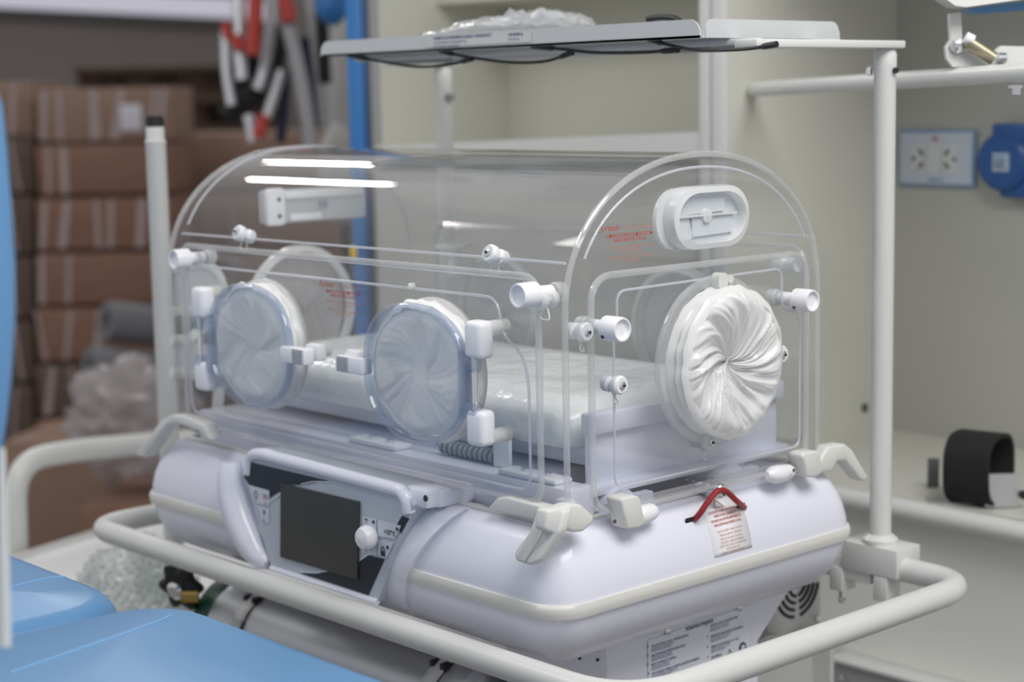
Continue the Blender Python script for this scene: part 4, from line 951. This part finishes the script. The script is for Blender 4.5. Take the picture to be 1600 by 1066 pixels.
def pt_(b, px, py, sz, mat=INKK, bold=.02): text(b, sz, PY(px, py, yp-.0018), (1, 0, 0), ZU, mat, cp, 'LEFT', bold, 'panel_print')
pt_('>37\u00b0C', 600, 834, .0085); pt_('*', 570, 822, .014)
for a, b in ((583.5, 816), (620.5, 827), (605.5, 855.5)):
    c_ = PY(a, b, yp-.0016); MB().lathe([(.0022, 0), (.0022, .0006)], c_, AXF, 10).build('indicator', INKK, cp)
c_ = PY(598.5, 864, yp-.0014); MB().box(c_.x-.004, c_.x+.004, c_.y-.0006, c_.y, c_.z-.004, c_.z+.002).build('padlock_symbol', INKK, cp)
MB().tube([c_+Vector((-.0028, -.0004, .002)), c_+Vector((-.0028, -.0004, .006)), c_+Vector((0, -.0004, .008)), c_+Vector((.0028, -.0004, .006)), c_+Vector((.0028, -.0004, .002))], .0006, 5).build('padlock_shackle', INKK, cp)
decal([(567, 857), (573, 852), (573, 855), (580, 857), (580, 860), (573, 858.5), (573, 862)], 'arrow_symbol', INKK, .0012)
c_ = PY(400, 773, yp-.0014); MB().tube([c_+Vector((math.cos(k)*.004, 0, math.sin(k)*.005)) for k in (0, 1, 2, 3, 4, 5)], .0005, 5, closed=True).build('alarm_symbol', INKK, cp)
pt_('SO', 411, 779, .009, INKR, .01); pt_('?', 399, 784, .006); pt_('o', 414, 788, .006); pt_('0', 411, 804, .009); pt_('o', 411, 814, .006)
kc = PY(583, 838, yp)
MB().lathe([(.010, 0), (.0142, .004), (.0155, .009), (.0150, .014), (.012, .019), (.005, .021), (0, .0215)], (kc.x, yp, kc.z), AXF, 28).build('rotary_knob', WHT, cp)

# ================================================================== MATTRESS
def mattress():
    loops = []
    for z, i in ((.156, .014), (.162, .004), (.176, 0), (.194, .001), (.206, .008), (.214, .026), (.217, .06)):
        L_ = []
        for x, y in rrect(-.80+i, -.092-i, .112+i, .438-i, .03, 10):
            n_ = noise.fractal(Vector((x*14, y*14, z*30)), 1, 2, 4); nn = noise.noise(Vector((x*5, y*5, 3)))
            L_.append(Vector((x+.002*n_, y-.004*abs(n_), z+.004*nn)))
        loops.append(L_)
    return MB().loft(loops).build('mattress', MATT, None, 180)
tag(mattress(), 'white infant mattress in a shiny film cover inside the incubator hood', 'mattress')
# ================================================================== BLUE STRETCHER IN FRONT
st_ = thing('stretcher', (0, -.58, FLOOR), 'blue vinyl stretcher pads with white frame in the left foreground', 'stretcher')
def pad(x0, x1, y0, y1, z0, z1, r, e=.035, crown=.012, name='seat_pad', mat=BLUE):
    loops = []
    for t in range(0, 7):
        a = PI/2*t/6; loops.append([Vector((x, y, (z1+z0)/2-.0+(z1-z0)/2*-math.cos(a)*1)) for x, y in rrect(x0+e*(1-math.sin(a)), x1-e*(1-math.sin(a)), y0+e*(1-math.sin(a)), y1-e*(1-math.sin(a)), max(r-e*(1-math.sin(a)), .01), 8)])
    for t in range(1, 7):
        a = PI/2*t/6; loops.append([Vector((x, y, (z1+z0)/2+(z1-z0)/2*math.sin(a))) for x, y in rrect(x0+e*(1-math.cos(a)), x1-e*(1-math.cos(a)), y0+e*(1-math.cos(a)), y1-e*(1-math.cos(a)), max(r-e*(1-math.cos(a)), .01), 8)])
    for i in (.06, .12, .2):
        if e+i < (y1-y0)/2: loops.append([Vector((x, y, z1+crown*min(1, i/.15))) for x, y in rrect(x0+e+i, x1-e-i, y0+e+i, y1-e-i, max(r-e-i, .01), 8)])
    return MB().loft(loops).build(name, mat, st_, 60)
pA = pad(-.375, .70, -.90, -.262, -.075, .010, .10)
pB = pad(-1.15, -.385, -.90, -.285, -.080, .004, .10, .03, .016)
from mathutils.bvhtree import BVHTree
def seam(px, parent):
    me = parent.data; bv = BVHTree.FromPolygons([q.co for q in me.vertices], [tuple(q.vertices) for q in me.polygons]); P = []
    for p in spline([Vector((a, b, 0)) for a, b in px], 8):
        h, n_, _, _ = bv.ray_cast(CP, ray(p.x, p.y).normalized())
        if h: P.append(h+Vector((0, 0, .0004)))
    if len(P) > 2: MB().tube(P, .0011, 6).build('seam', BLUE2, parent)
seam([(16, 1052), (120, 1016), (235, 976), (268, 962)], pA)
seam([(6, 922), (45, 911), (90, 902), (112, 904)], pB)
MB().box(-1.1, .65, -.86, -.31, -.115, -.078, .004).build('frame', PAINT, st_)
for x in (-.9, .4):
    for y in (-.8, -.4): MB().tube([(x, y, -.11), (x, y, FLOOR+.001)], .02, 12).build('leg', PAINT, st_)
# raised backrest at the left edge
bp = [at(x, y, 1.36) for x, y in ((-14, 120), (2, 165), (10, 240), (17, 330), (22, 420), (22, 500), (17, 590), (9, 660), (1, 715), (-14, 745))]
lo = []
cx_ = Vector((-.55, -.62, 0)).normalized()
loops = []
for p in bp:
    a = p-BR*.30; loops.append([a-V*.028, p-BR*.012-V*.026, p-BR*.003-V*.014, p, p-BR*.003+V*.014, p-BR*.012+V*.026, a+V*.028])
MB().loft(loops).build('backrest', BLUE, st_, 60)
a = at(1, 700, 1.36); MB().tube([a, at(3, 760, 1.36), at(7, 1010, 1.36)], [.0035, .004, .0055], 10).build('backrest_edge', PAINT, st_)
